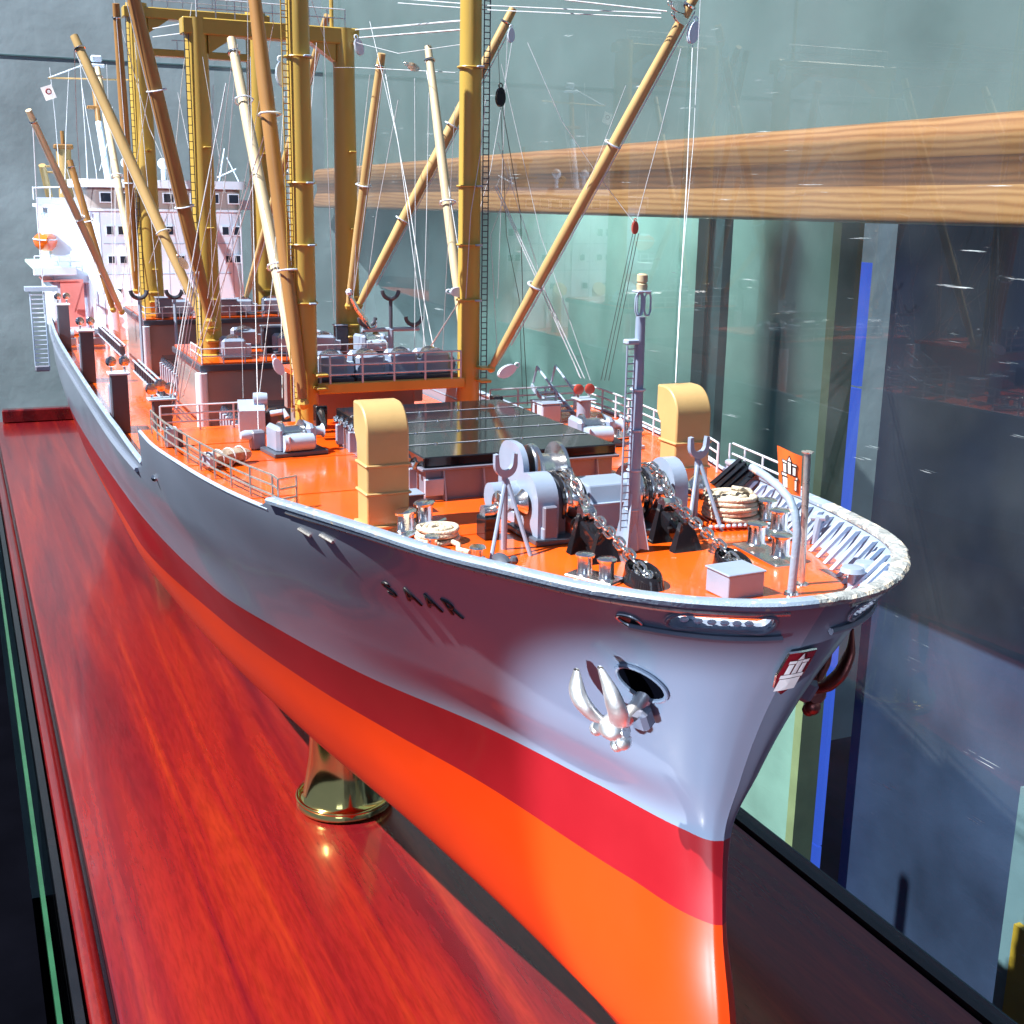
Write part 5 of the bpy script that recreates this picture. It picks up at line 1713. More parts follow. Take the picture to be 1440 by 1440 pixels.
# row of winch drums and bitts before the bridge on the near side
for k, y in enumerate((-0.92, -0.80, -0.68)):
    t = thing('deck_drum', ('outermost', 'middle', 'innermost')[k] + ' small grey drum at the aft end of the orange walkway', 'drum', (-11.45, y, 2.075), 'small drums before the bridge')
    MB().bbox((0, 0, 0.03), (0.10, 0.10, 0.06), 0.004).lathe([(0.05, -0.035), (0.05, 0.035)], (0, 0, 0.085), 'Y', 14).build('drum', M[('pale', 'grey', 'coaming')[k]], t, local=True, smooth=40)

# ---------------- booms
def boom(foot, tip, r, mt, lab, rings=((0.33), (0.66)), ext=1.0, tip_gear=True):
    foot, tip = V(*foot), V(*tip)
    tip = foot + (tip - foot) * ext
    r *= 0.88
    t = thing('derrick_boom', lab, 'boom', tuple(foot), 'derrick booms')
    d = tip - foot
    MB().tube([foot, foot + d * 0.05, foot + d * 0.3, foot + d * 0.7, foot + d * 0.97, tip], [r * 0.55, r * 0.78, r, r, r * 0.8, r * 0.76], 16).build('spar', M[mt], t, smooth=60)
    MB().sphere(foot, r * 0.9, 8).build('heel', M['ochre'], t)
    side = d.cross(V(0, 0, 1)).normalized()
    up = side.cross(d).normalized()
    for f in rings:
        c = foot + d * f
        MB().ring([c + (side * math.cos(a) * (r + 0.012) + up * math.sin(a) * (r + 0.006)) * (1 if math.sin(a) < 0.2 else 1.25) for a in [2 * PI * k / 12 for k in range(12)]], 0.0045, 6).build('guide_hoop', M['white'], t)
    MB().tube([foot + d * 0.08 - up * (r + 0.008), foot + d * 0.95 - up * (r + 0.008)], 0.0028, 5).build('jackstay', M['wire'], t)
    if tip_gear:
        c = foot + d * 0.955
        MB().ring([c + (side * math.cos(a) + up * math.sin(a)) * (r * 0.95) for a in [2 * PI * k / 12 for k in range(12)]], 0.006, 6).build('head_band', M['chrome'], t)
    return t
BOOMS = [
    ((-5.28, 0.46, 2.62), (-4.60, 1.014, 4.14), 0.028, 'boom', 'long tan boom reaching from the far near-mast post over the foredeck', (0.24, 0.62), 1.06),
    ((-7.40, 0.47, 2.73), (-7.0, 1.305, 4.454), 0.036, 'boom', 'tan boom swung outboard from the second mast behind the tall post', (0.3, 0.62), 1.0),
    ((-5.48, 0.42, 2.60), (-6.2, 0.485, 4.12), 0.027, 'boomw', 'cream boom leaning aft just left of the far near-mast post', (0.5,), 1.0),
    ((-7.38, 0.40, 2.73), (-7.0, 0.503, 4.162), 0.033, 'boom', 'nearly upright tan boom right of the second goalpost mast', (0.5,), 1.0),
    ((-5.48, -0.41, 2.60), (-6.5, -0.44, 4.13), 0.032, 'boomw', 'cream boom crossing the near mast post from the left', (0.3, 0.8), 1.0),
    ((-5.27, -0.44, 2.50), (-5.6, -0.52, 4.19), 0.037, 'boomd', 'thick dark brown boom just left of the near mast post', (0.30, 0.645), 1.12),
    ((-7.38, -0.44, 2.66), (-7.2, -0.80, 4.37), 0.045, 'boomd', 'dark brown boom crossing the left post of the second mast', (0.34, 0.66), 1.12),
    ((-7.6, -0.46, 2.67), (-8.2, -1.02, 4.28), 0.036, 'boom', 'long pale tan boom slanting up to the far left from the second mast', (0.3,), 1.0),
    ((-9.8, -0.66, 2.50), (-9.0, -1.26, 3.89), 0.030, 'boomw', 'thin cream boom reaching farthest to the left', (0.5,), 1.0),
    ((-10.0, -0.70, 2.50), (-10.0, -0.941, 3.604), 0.032, 'boomd', 'short brown boom in front of the bridge wing', (0.25, 0.6), 1.0),
    ((-9.9, -0.53, 2.65), (-9.5, -0.607, 4.65), 0.036, 'boomd', 'upright dark boom beside the left post of the farthest mast', (0.4,), 1.0),
    ((-10.1, -0.50, 2.65), (-11.0, -0.594, 4.35), 0.032, 'boomw', 'slim cream boom leaning aft before the bridge windows', (0.5,), 1.0),
    ((-9.6, 0.24, 2.60), (-8.0, 0.475, 4.472), 0.033, 'boom', 'tan boom crossing behind the near mast post from the farthest mast', (0.5,), 1.0),
]
for f_, t_, r_, m_, l_, rg, ex in BOOMS:
    boom(f_, t_, r_, m_, l_, rg, ex)

# ---------------- blocks and hooks
def pulley_block(loc, lab, mt='silver', size=0.03, tilt=0.0, hook=True):
    t = thing('pulley_block', lab, 'pulley block', loc, 'pulley blocks in the rigging')
    s = size
    b = MB()
    out = [(s * 0.62 * math.sin(a) * (1 if math.cos(a) < 0 else 0.95), s * 1.15 * math.cos(a)) for a in [2 * PI * k / 18 for k in range(18)]]
    R_ = Matrix.Rotation(tilt, 3, 'X')
    for dx in (-s * 0.28, s * 0.12):
        vs = [R_ @ V(dx, a, z) for a, z in out] + [R_ @ V(dx + s * 0.16, a, z) for a, z in out]
        n = len(out)
        b.add(vs, [tuple(range(n))[::-1], tuple(range(n, 2 * n))] + [(i, (i + 1) % n, (i + 1) % n + n, i + n) for i in range(n)])
    b.build('cheeks', M[mt], t, local=True, smooth=40)
    MB().lathe([(s * 0.5, -s * 0.11), (s * 0.4, 0), (s * 0.5, s * 0.11)], (0, 0, -s * 0.1), 'X', 14).build('sheave', M['chrome'], t, local=True)
    MB().ring([R_ @ V(0, s * 0.25 * math.cos(a), s * 1.35 + s * 0.28 * math.sin(a)) for a in [2 * PI * k / 12 for k in range(12)]], s * 0.08, 5).build('shackle', M[mt], t, local=True)
    return t
pulley_block((-4.60, 0.975, 4.150), 'silver block lashed left of the tip of the long tan boom', 'silver', 0.034, 1.3)
pulley_block((-4.60, 0.985, 4.105), 'second silver block just under the first at the long boom tip', 'silver', 0.03, 1.1)
pulley_block((-4.58, 1.035, 4.055), 'white block hanging below the tip of the long tan boom', 'white', 0.038, -0.2)
pulley_block((-5.30, 0.497, 3.825), 'black block hanging on the right side of the tall mast post', 'black', 0.036, 0.0)
pulley_block((-4.78, 0.914, 3.276), 'small reddish block hanging in front of the wooden beam below the long boom', 'redfit', 0.024, 0.0)
pulley_block((-5.27, -0.545, 2.668), 'white block beside the base of the dark brown boom', 'white', 0.034, 0.4)
pulley_block((-5.38, 0.335, 2.965), 'flat pink-white block at the left side of the tall mast post', 'white', 0.038, 1.5)
pulley_block((-5.20, 0.505, 2.615), 'pale block beside the foot of the long tan boom', 'white', 0.042, -1.1)
pulley_block((-6.95, 1.27, 4.30), 'white block hanging under the tip of the outboard tan boom', 'white', 0.035, 0.0)
pulley_block((-5.42, -0.455, 3.88), 'pink-white block beside the ladder of the near mast post', 'white', 0.045, 0.1)
pulley_block((-9.75, 0.04, 4.0), 'white block hanging between the farthest mast posts', 'white', 0.05, 0.1)
pulley_block((-6.9, -0.66, 3.02), 'silver block in the rigging lines left of the second mast', 'silver', 0.032, 0.6)
pulley_block((-7.42, 0.50, 4.235), 'white block at the upper right corner of the second goalpost mast', 'white', 0.042, 0.3)
pulley_block((-6.30, 0.44, 4.03), 'dark silver block by the tip of the cream boom beside the tall post', 'silver', 0.03, 1.2)
t = thing('cargo_hook', 'long silver cargo hook hanging aslant right of the near mast post', 'hook', (-5.22, -0.20, 2.95))
MB().tube([(-5.22, -0.235, 2.97), (-5.22, -0.205, 2.91), (-5.22, -0.165, 2.86)], [0.010, 0.014, 0.012], 8).build('shank', M['chrome'], t)
MB().sphere((-5.22, -0.238, 2.985), 0.016, 8).build('swivel', M['white'], t)
MB().tube([(-5.22, -0.165, 2.86), (-5.22, -0.145, 2.83), (-5.22, -0.12, 2.835), (-5.22, -0.115, 2.86)], [0.010, 0.009, 0.007, 0.003], 8).build('hook', M['chrome'], t)
# triple boom rest behind the platform
t = thing('boom_rest', 'dark boom rest with three forks on a pale bar behind the winch platform', 'boom crutch', (-6.3, 0.31, 2.57))
MB().tube([(-6.3, 0.31, 2.2), (-6.3, 0.31, 2.70)], 0.016, 8).build('post', M['pale'], t)
MB().tube([(-6.3, 0.15, 2.70), (-6.3, 0.47, 2.70)], 0.011, 8).build('cross_bar', M['pale'], t)
for y, z in ((0.18, 2.76), (0.31, 2.90), (0.44, 2.76)):
    MB().tube([(-6.3, y + 0.045 * math.cos(a), z + 0.005 + 0.045 * math.sin(a)) for a in [PI + PI * k / 10 for k in range(11)]], 0.011, 8).build('fork', M['dgrey'], t)
    MB().tube([(-6.3, y, 2.70), (-6.3, y, z - 0.035)], 0.010, 6).build('stem', M['dgrey'], t)
for x, y, z, lab in ((-9.0, -0.53, 2.72, 'dark forked boom rest at the near front corner of the farther mast house'),):
    t = thing('boom_rest', lab, 'boom crutch', (x, y, z))
    for dy in (-0.10, 0.14):
        MB().tube([(x, y + dy + 0.055 * math.cos(a), z + 0.055 * math.sin(a)) for a in [PI + PI * k / 10 for k in range(11)]], 0.014, 8).build('fork', M['dgrey'], t)
        MB().tube([(x, y + dy, z - 0.06), (x, y + dy, 2.10)], 0.012, 6).build('post', M['pale'], t)

# ---------------- rigging lines
LINES = [
('white stay', 'w', 0.0067, [(-7.45, 0.49, 4.332), (-5.4, 0.389, 4.151)]),
('white stay', 'w', 0.0067, [(-7.45, 0.511, 4.29), (-5.4, 0.389, 4.113)]),
('span', 'w', 0.0049, [(-5.3, 0.442, 4.396), (-4.95, 0.635, 4.195), (-4.62, 0.932, 4.133)]),
('span', 'w', 0.0035, [(-6.2, 0.328, 4.315), (-5.3, 0.445, 4.184), (-4.62, 0.906, 4.107)]),
('span', 'w', 0.0035, [(-6.2, 0.328, 4.335), (-5.3, 0.445, 4.202), (-4.62, 0.906, 4.123)]),
('cargo', 'w', 0.0032, [(-4.6, 1.047, 4.019), (-4.2, 0.805, 3.479), (-3.72, 0.504, 2.771)]),
('guy', 'w', 0.0026, [(-4.6, 0.994, 3.994), (-4.65, 0.947, 3.684), (-4.75, 0.906, 3.313)]),
('tackle', 'd', 0.0025, [(-4.8, 0.916, 3.252), (-4.95, 0.865, 2.591)]),
('tackle', 'd', 0.0025, [(-4.8, 0.93, 3.252), (-4.95, 0.883, 2.59)]),
('tackle', 'd', 0.0025, [(-4.8, 0.945, 3.252), (-4.95, 0.905, 2.589)]),
('guy', 'w', 0.0036, [(-5.35, 0.497, 3.441), (-5.25, 0.548, 3.261), (-4.95, 0.762, 2.605)]),
('guy', 'w', 0.0036, [(-5.35, 0.508, 3.442), (-5.25, 0.555, 3.267), (-4.95, 0.78, 2.604)]),
('fall', 'd', 0.0029, [(-5.3, 0.505, 3.791), (-5.35, 0.628, 3.323), (-5.45, 0.699, 2.787), (-5.5, 0.753, 2.394)]),
('fall', 'd', 0.0025, [(-5.3, 0.481, 4.052), (-5.35, 0.558, 3.226), (-5.4, 0.651, 2.928), (-5.6, 0.771, 2.414)]),
('fall', 'w', 0.0029, [(-6.9, 1.227, 4.314), (-7.0, 1.248, 3.504), (-7.1, 1.274, 2.782)]),
('fall', 'w', 0.0043, [(-6.2, 0.477, 4.004), (-5.9, 0.468, 3.515), (-5.6, 0.447, 3.0)]),
('fall', 'w', 0.004, [(-7.0, 0.519, 4.076), (-6.8, 0.52, 3.717), (-6.5, 0.485, 3.356), (-6.2, 0.461, 2.867), (-6.0, 0.45, 2.592)]),
('fall', 'w', 0.0025, [(-6.2, 0.489, 3.902), (-6.1, 0.44, 3.307), (-6.0, 0.384, 2.594)]),
('fall', 'w', 0.0028, [(-7.1, 0.463, 4.054), (-7.2, 0.423, 3.528), (-7.3, 0.407, 2.781)]),
('runner', 'w', 0.0048, [(-6.0, 0.364, 2.551), (-5.45, 0.376, 2.932)]),
('runner', 'w', 0.0028, [(-5.3, 0.426, 3.812), (-5.3, 0.401, 3.569), (-5.28, 0.351, 3.321), (-5.28, 0.33, 2.943)]),
('bg', 'w', 0.0056, [(-6.8, -0.413, 3.944), (-6.9, -0.576, 3.189), (-7.0, -0.777, 2.176)]),
('bg', 'w', 0.005, [(-6.9, -0.609, 2.975), (-7.0, -0.763, 2.163)]),
('bg', 'w', 0.005, [(-6.9, -0.594, 2.974), (-7.0, -0.743, 2.162)]),
('bg', 'w', 0.0042, [(-6.9, -0.578, 2.974), (-7.0, -0.724, 2.153)]),
('bg2', 'w', 0.0046, [(-5.9, -0.431, 3.647), (-6.5, -0.54, 3.005), (-7.0, -0.683, 2.28)]),
('bg2', 'w', 0.0046, [(-5.9, -0.415, 3.641), (-6.4, -0.531, 2.997), (-6.9, -0.634, 2.443)]),
('fall2', 'w', 0.0031, [(-5.6, -0.403, 3.822), (-5.5, -0.498, 3.064), (-5.4, -0.606, 2.513)]),
('fall2', 'w', 0.0029, [(-5.9, -0.481, 3.991), (-5.8, -0.515, 3.303), (-5.1, -0.68, 2.32), (-4.9, -0.718, 2.279)]),
('fall2', 'w', 0.0024, [(-7.4, -0.417, 4.126), (-7.2, -0.295, 2.881), (-7.0, -0.345, 2.255)]),
('fall2', 'w', 0.0029, [(-6.0, -0.463, 4.245), (-6.0, -0.48, 3.623), (-5.6, -0.444, 2.994), (-5.4, -0.501, 2.508)]),
('mw', 'w', 0.0044, [(-5.4, -0.436, 4.173), (-5.38, -0.448, 3.312), (-5.3, -0.472, 2.49)]),
('mw', 'w', 0.004, [(-7.5, -0.456, 4.34), (-7.5, -0.481, 3.471), (-7.4, -0.499, 2.581)]),
('mw', 'w', 0.0051, [(-9.8, -0.465, 4.719), (-9.8, -0.486, 3.839), (-9.7, -0.544, 2.5)]),
('hal', 'w', 0.0068, [(-11.0, -1.115, 3.929), (-11.2, -1.121, 3.253), (-11.5, -1.103, 2.472)]),
('hal', 'w', 0.0065, [(-12.5, -0.578, 4.594), (-12.4, -0.586, 3.876), (-12.3, -0.606, 3.244)]),
('hal', 'w', 0.0061, [(-13.2, -0.791, 4.516), (-13.1, -0.782, 4.025), (-13.0, -0.786, 3.352)]),
('hal', 'w', 0.0062, [(-13.2, -0.617, 4.513), (-13.1, -0.69, 3.963), (-13.0, -0.752, 3.366)]),
('hal', 'w', 0.0052, [(-12.4, -0.588, 4.31), (-12.3, -0.522, 3.562), (-12.0, -0.533, 2.422)]),
('hal', 'w', 0.0046, [(-12.4, -0.327, 4.011), (-12.3, -0.491, 3.563)]),
('hal2', 'w', 0.0049, [(-11.6, -0.426, 4.088), (-11.6, -0.435, 3.556), (-11.5, -0.513, 2.462)]),
('hal2', 'w', 0.0046, [(-11.0, -0.589, 4.334), (-11.1, -0.497, 3.664), (-11.0, -0.39, 2.259)]),
('hal2', 'w', 0.004, [(-9.6, -0.607, 4.684), (-9.5, -0.427, 3.829), (-9.4, -0.346, 3.584), (-9.3, -0.253, 2.735)]),
('hal2', 'w', 0.0051, [(-9.6, -0.351, 4.513), (-9.0, -0.219, 4.494)]),
('hal2', 'w', 0.0051, [(-9.6, -0.354, 4.456), (-9.0, -0.222, 4.431)]),
('hal2', 'w', 0.0032, [(-7.5, -0.445, 4.415), (-7.6, -0.508, 3.984), (-7.8, -0.571, 3.306), (-8.0, -0.686, 2.961)]),
('span2', 'w', 0.0027, [(-7.0, 0.106, 4.412), (-7.2, 0.284, 4.091), (-7.3, 0.441, 4.108), (-6.0, 0.554, 3.986)]),
]
FINE = [
    (0, 0.0045, [(-9.6, -0.479, 4.41), (-9.4, -0.479, 3.581), (-9.2, -0.465, 2.543)]),
    (0, 0.0042, [(-9.9, -0.543, 4.19), (-9.9, -0.568, 3.432), (-9.9, -0.59, 2.698)]),
    (0, 0.0035, [(-8.2, -0.364, 4.282), (-7.7, -0.338, 3.269), (-7.4, -0.369, 2.703)]),
    (0, 0.004, [(-8.3, -0.414, 3.994), (-8.2, -0.364, 3.565), (-7.8, -0.373, 3.013)]),
    (0, 0.0031, [(-7.2, -0.403, 3.962), (-7.2, -0.448, 3.277), (-7.2, -0.454, 2.763)]),
    (0, 0.0039, [(-9.2, -0.424, 4.214), (-9.6, -0.529, 3.533), (-10.0, -0.637, 2.584)]),
    (0, 0.0031, [(-6.4, -0.445, 4.102), (-6.9, -0.462, 3.468), (-7.2, -0.61, 2.686)]),
    (0, 0.0035, [(-6.4, -0.431, 4.097), (-6.6, -0.462, 3.537), (-7.1, -0.503, 2.812)]),
    (0, 0.0025, [(-5.6, -0.441, 4.111), (-6.3, -0.438, 3.465), (-7.0, -0.498, 2.624)]),
    (0, 0.0044, [(-10.5, -0.578, 4.336), (-10.6, -0.584, 3.542), (-10.6, -0.631, 2.421)]),
    (0, 0.0038, [(-8.2, -1.023, 4.241), (-8.8, -0.985, 3.781), (-9.6, -0.913, 3.078)]),
    (1, 0.0035, [(-6.8, 0.53, 3.905), (-7.0, 0.464, 3.29), (-7.2, 0.422, 2.576)]),
    (1, 0.003, [(-6.4, 0.484, 3.985), (-6.3, 0.45, 3.303), (-6.1, 0.373, 2.582)]),
    (1, 0.0026, [(-5.6, 0.398, 3.797), (-5.7, 0.41, 3.314), (-5.9, 0.452, 2.604)]),
    (1, 0.0035, [(-7.0, 0.172, 4.344), (-7.1, 0.209, 3.444), (-7.3, 0.284, 2.655)]),
    (1, 0.003, [(-6.8, 0.074, 4.173), (-6.6, -0.054, 3.475), (-6.2, -0.253, 2.701)]),
    (1, 0.0032, [(-7.0, 0.435, 4.325), (-6.6, 0.46, 3.671), (-6.0, 0.403, 2.593)]),
    (1, 0.0025, [(-5.4, 0.403, 4.057), (-6.2, 0.327, 4.08), (-7.4, 0.482, 4.256)]),
    (1, 0.0037, [(-6.9, 1.255, 4.255), (-6.9, 1.131, 3.541), (-6.9, 0.912, 2.804)]),
    (2, 0.0027, [(-5.0, 0.488, 4.024), (-4.9, 0.608, 3.71), (-4.9, 0.785, 3.497), (-4.8, 0.933, 3.282)]),
    (2, 0.0026, [(-5.3, 0.487, 3.632), (-5.2, 0.705, 2.943), (-5.0, 0.78, 2.604)]),
    (2, 0.0026, [(-5.3, 0.56, 3.48), (-5.3, 0.458, 3.227), (-5.3, 0.502, 2.641)]),
    (2, 0.002, [(-4.7, 0.799, 3.848), (-5.0, 0.706, 3.238), (-5.3, 0.502, 2.625)]),
    (2, 0.0025, [(-5.3, 0.499, 3.965), (-5.2, 0.661, 3.231), (-4.95, 0.81, 2.593)]),
    (2, 0.0023, [(-4.5, 1.011, 4.18), (-4.4, 0.95, 3.62), (-4.0, 0.674, 3.039), (-3.75, 0.522, 2.766)]),
]
FINE_LABELS = (
    'faint wire running beside the left post of the farthest mast to the walkway', 'leftmost faint wire dropping past the dark upright boom', 'faint wire slanting from the farthest cross beam to the second mast foot',
    'faint wire slanting between the farthest and second masts', 'faint wire dropping straight in front of the second left post', 'faint wire slanting down left across the bridge windows',
    'paired wire from the left cream boom tip to the walkway, left one', 'paired wire from the left cream boom tip to the mast house, right one', 'faint wire from the dark brown boom top to the mast house railing',
    'faint wire hanging before the left third of the bridge front', 'faint wire hanging from the long left boom tip',
    'faint wire slanting from the cream boom towards the second right post', 'faint wire hanging straight down left of the cream boom', 'faint wire hanging close along the left of the tall post',
    'faint wire hanging right behind the near mast post', 'faint wire slanting from the top of the near mast post to the platform', 'faint wire slanting from the second mast top to the platform railing',
    'faint wire running level from the tall post to the second mast corner', 'faint wire slanting from the outboard boom tip behind the tall post',
    'faint wire sagging from the right of the tall post to the reddish block', 'faint wire from the middle of the tall post to the port pillar', 'short faint wire bowing close to the foot of the tall post',
    'faint wire slanting from the long boom back to the tall post foot', 'faint wire from high on the tall post to the port pillar', 'second faint wire hanging from the long boom tip to the far ventilator',
)
for (g_, r, pts), lab in zip(FINE, FINE_LABELS):
    b = MB()
    b.tube([Vector(p) for p in pts], r * 0.5, 5)
    tag(b.build('rigging_wire', M['wire'], smooth=60), lab, 'rigging line', 'fine rigging wires')
LINE_LABELS = [
    'upper white stay between the second goalpost mast and the tall post', 'lower white stay between the second goalpost mast and the tall post',
    'thick pale span curving to the tip of the long tan boom', 'lower thin span line running level to the long boom tip', 'upper thin span line running level to the long boom tip',
    'long pale cargo line hanging from the boom tip to the far ventilator', 'thin pendant from the long boom tip down to the reddish block',
    'first dark tackle line under the reddish block', 'middle dark tackle line under the reddish block', 'rightmost dark tackle line under the reddish block',
    'left one of the twin pale guys running to the port pulley pillar', 'right one of the twin pale guys running to the port pulley pillar',
    'dark line hanging from the black block beside the tall post', 'thin dark line bowing away right of the tall post', 'faint pale line hanging from the outboard tan boom',
    'bright line running down beside the cream boom left of the tall post', 'long pale line slanting from the nearly upright boom to the winch platform', 'faint line hanging straight down below the cream boom tip',
    'faint line hanging right of the second goalpost mast', 'pale line from the platform winches up to the pink-white block', 'thin pale line lying against the tall post',
    'long white guy from the brown boom tops down to the walkway pulley cluster', 'first of three close white lines above the walkway pulley cluster', 'middle of three close white lines above the walkway pulley cluster', 'last of three close white lines above the walkway pulley cluster',
    'left twin line from the dark brown boom to the mast house corner', 'right twin line from the dark brown boom to the mast house corner',
    'pale line dropping just left of the near mast post', 'long line hanging in front of the tarpaulin and reel', 'faint line hanging in front of the nearer mast house wall', 'pale line beside the cream boom left of the near mast post',
    'bright wire running straight down the near mast post', 'wire running down the left post of the second goalpost mast', 'wire running down the left post of the farthest mast',
    'white line hanging from the leftmost cream boom tip', 'white halyard running down from the long left boom tip', 'outermost signal halyard from the left yardarm', 'second signal halyard from the left yardarm', 'halyard slanting across the left of the bridge front', 'short halyard beside the radar mast foot',
    'thin line hanging before the left bridge windows', 'thin line slanting before the middle bridge windows', 'thin line crossing the left post of the farthest mast', 'upper bowed line between the tops of the far masts', 'lower bowed line between the tops of the far masts', 'faint line swinging between the second and farthest masts', 'thin line running level behind the second goalpost cross beam',
]
for (key, mk, r, pts), lab in zip(LINES, LINE_LABELS):
    b = MB()
    P_ = [Vector(p) for p in pts]
    out = []
    for a, c in zip(P_, P_[1:]):
        for q in range(6):
            out.append(a.lerp(c, q / 6))
    out.append(P_[-1])
    b.tube(out, r * 0.6, 6)
    tag(b.build('rigging_line', M['wire' if mk == 'w' else 'wired'], smooth=60), lab, 'rigging line', 'rigging lines')

# ================================================================== bridge and after structure
br = thing('bridge_house', 'white bridge superstructure with rows of small dark windows at the far end', 'superstructure', (-12.6, 0, 2.07))
BX = -11.7
def rounded_front(x, hw, depth, z0, z1, r, mt, nm, parent=br):
    out = []
    for k in range(7):
        a = -PI / 2 + PI / 2 * k / 6
        out.append((x - r + r * math.cos(a), -hw + r + r * math.sin(a)))
    for k in range(7):
        a = PI / 2 * k / 6
        out.append((x - r + r * math.cos(a), hw - r + r * math.sin(a)))
    out += [(x - depth, hw), (x - depth, -hw)]
    return MB().prism(out, z0, z1).build(nm, M[mt], parent, smooth=35)
rounded_front(BX, 0.69, 2.2, 2.072, 3.225, 0.12, 'white', 'front_wall')
rounded_front(BX + 0.02, 0.68, 1.2, 3.225, 3.415, 0.10, 'brownwall', 'wheelhouse')
rounded_front(BX + 0.07, 0.73, 1.3, 3.415, 3.485, 0.10, 'white', 'wheelhouse_roof')
rounded_front(BX + 0.03, 0.70, 1.25, 3.212, 3.232, 0.10, 'white', 'sill_band')
def window(x, y, z, w, h_):
    f = MB().bbox((x + 0.004, y, z), (0.014, w + 0.020, h_ + 0.020), 0.003).build('window', M['white'], br)
    MB().box((x + 0.0105, y, z), (0.004, w, h_)).build('pane', M['glassd'], f, smooth=0)
for y in (-0.52, -0.33, -0.15, 0.02, 0.14, 0.26, 0.42, 0.60):
    window(BX + 0.02, y, 3.33, 0.085, 0.075)
for y0 in (-0.50, -0.40, 0.52, 0.62):
    window(BX, y0, 3.045, 0.055, 0.07)
for y0 in (-0.50, -0.40, -0.20, 0.11, 0.24, 0.54, 0.62):
    window(BX, y0, 2.79, 0.052, 0.06)
for y0 in (-0.46, -0.24, 0.14, 0.3):
    window(BX, y0, 2.50, 0.055, 0.06)
for y0 in (0.02,):
    window(BX, y0, 3.045, 0.055, 0.07)
for y in (-0.58, -0.29, 0.0, 0.30, 0.58):
    MB().box((BX + 0.001, y, 2.65), (0.004, 0.006, 1.10)).build('panel_seam', M['pale'], br, smooth=0)
for z in (2.66, 2.93):
    MB().tube([(BX + 0.004, -0.56, z), (BX + 0.004, 0.56, z)], 0.004, 5).build('deck_line', M['pale'], br)
for y in (-0.35, 0.36):
    f = MB().bbox((BX + 0.006, y, 2.25), (0.014, 0.12, 0.28), 0.004).build('door', M['white'], br)
    MB().bbox((BX + 0.014, y, 2.32), (0.006, 0.05, 0.05), 0.002).build('door_window', M['glassd'], f)
for y in (-0.66, -0.08, 0.20, 0.66):
    MB().tube([(BX + 0.012, y, 2.08), (BX + 0.012, y, 3.20)], 0.007, 6).build('downpipe', M['white'], br)
# near side: lower house block, boat deck and wing
MB().bbox((-12.75, -0.83, 2.90), (1.7, 0.32, 0.66), 0.01).build('side_house', M['white'], br)
MB().bbox((-12.9, -0.84, 2.32), (1.4, 0.30, 0.48), 0.01).build('lower_side_house', M['white'], br)
MB().bbox((-12.25, -0.88, 3.245), (0.62, 0.40, 0.03), 0.004).build('wing_deck', M['white'], br)
MB().bbox((-11.95, -0.88, 3.285), (0.014, 0.40, 0.07), 0.003).build('wing_bulwark', M['white'], br)
MB().tube([(-11.94, -1.10, 3.40), (-11.94, -0.68, 3.42)], 0.008, 6).build('wing_rail', M['white'], br)
for y in (-1.10, -0.96, -0.82, -0.70):
    MB().tube([(-11.94, y, 3.30), (-11.94, y, 3.41)], 0.006, 6).build('wing_stanchion', M['white'], br)
MB().bbox((-11.95, 0.88, 3.285), (0.014, 0.40, 0.07), 0.003).build('wing_bulwark', M['white'], br)
MB().bbox((-12.25, 0.88, 3.245), (0.62, 0.40, 0.03), 0.004).build('wing_deck', M['white'], br)
MB().bbox((-12.5, -0.98, 2.705), (1.5, 0.34, 0.03), 0.006).build('boat_deck', M['mint'], br)
MB().bbox((-11.76, -0.98, 2.690), (0.03, 0.36, 0.075), 0.006).build('boat_deck_edge', M['white'], br)
MB().bbox((-12.1, -0.94, 2.60), (0.6, 0.28, 0.012), 0.003).build('lower_deck', M['pink'], br)
MB().bbox((-11.85, -0.84, 2.40), (0.02, 0.20, 0.42), 0.003).build('side_bulkhead', M['pink'], br)
for z in (0.05, 0.10):
    MB().tube([(-11.77, -1.14, 2.72 + z), (-11.77, -0.84, 2.72 + z)], 0.005, 6).build('boat_deck_rail', M['white'], br)
for y in (-1.14, -1.04, -0.94, -0.84):
    MB().tube([(-11.77, y, 2.72), (-11.77, y, 2.82)], 0.006, 6).build('boat_deck_stanchion', M['white'], br)
MB().bbox((-11.80, -0.62, 2.86), (0.02, 0.08, 0.05), 0.004).build('vent_box', M['grey'], br)
# sheer strake rising beside the bridge
for k, y in enumerate((-0.55, -0.20, 0.25)):
    t = thing('cowl_ventilator', ('near', 'middle', 'far')[k] + ' small ochre-grey cowl ventilator at the foot of the bridge front', 'ventilator', (-11.35, y, 2.07), 'cowls at the foot of the bridge')
    MB().tube([(0, 0, 0), (0, 0, 0.34), (0.02, 0, 0.40), (0.07, 0, 0.43)], [0.05, 0.045, 0.06, 0.075], 14).build('cowl', M[('white', 'cream', 'cream')[k]], t, local=True, smooth=60)
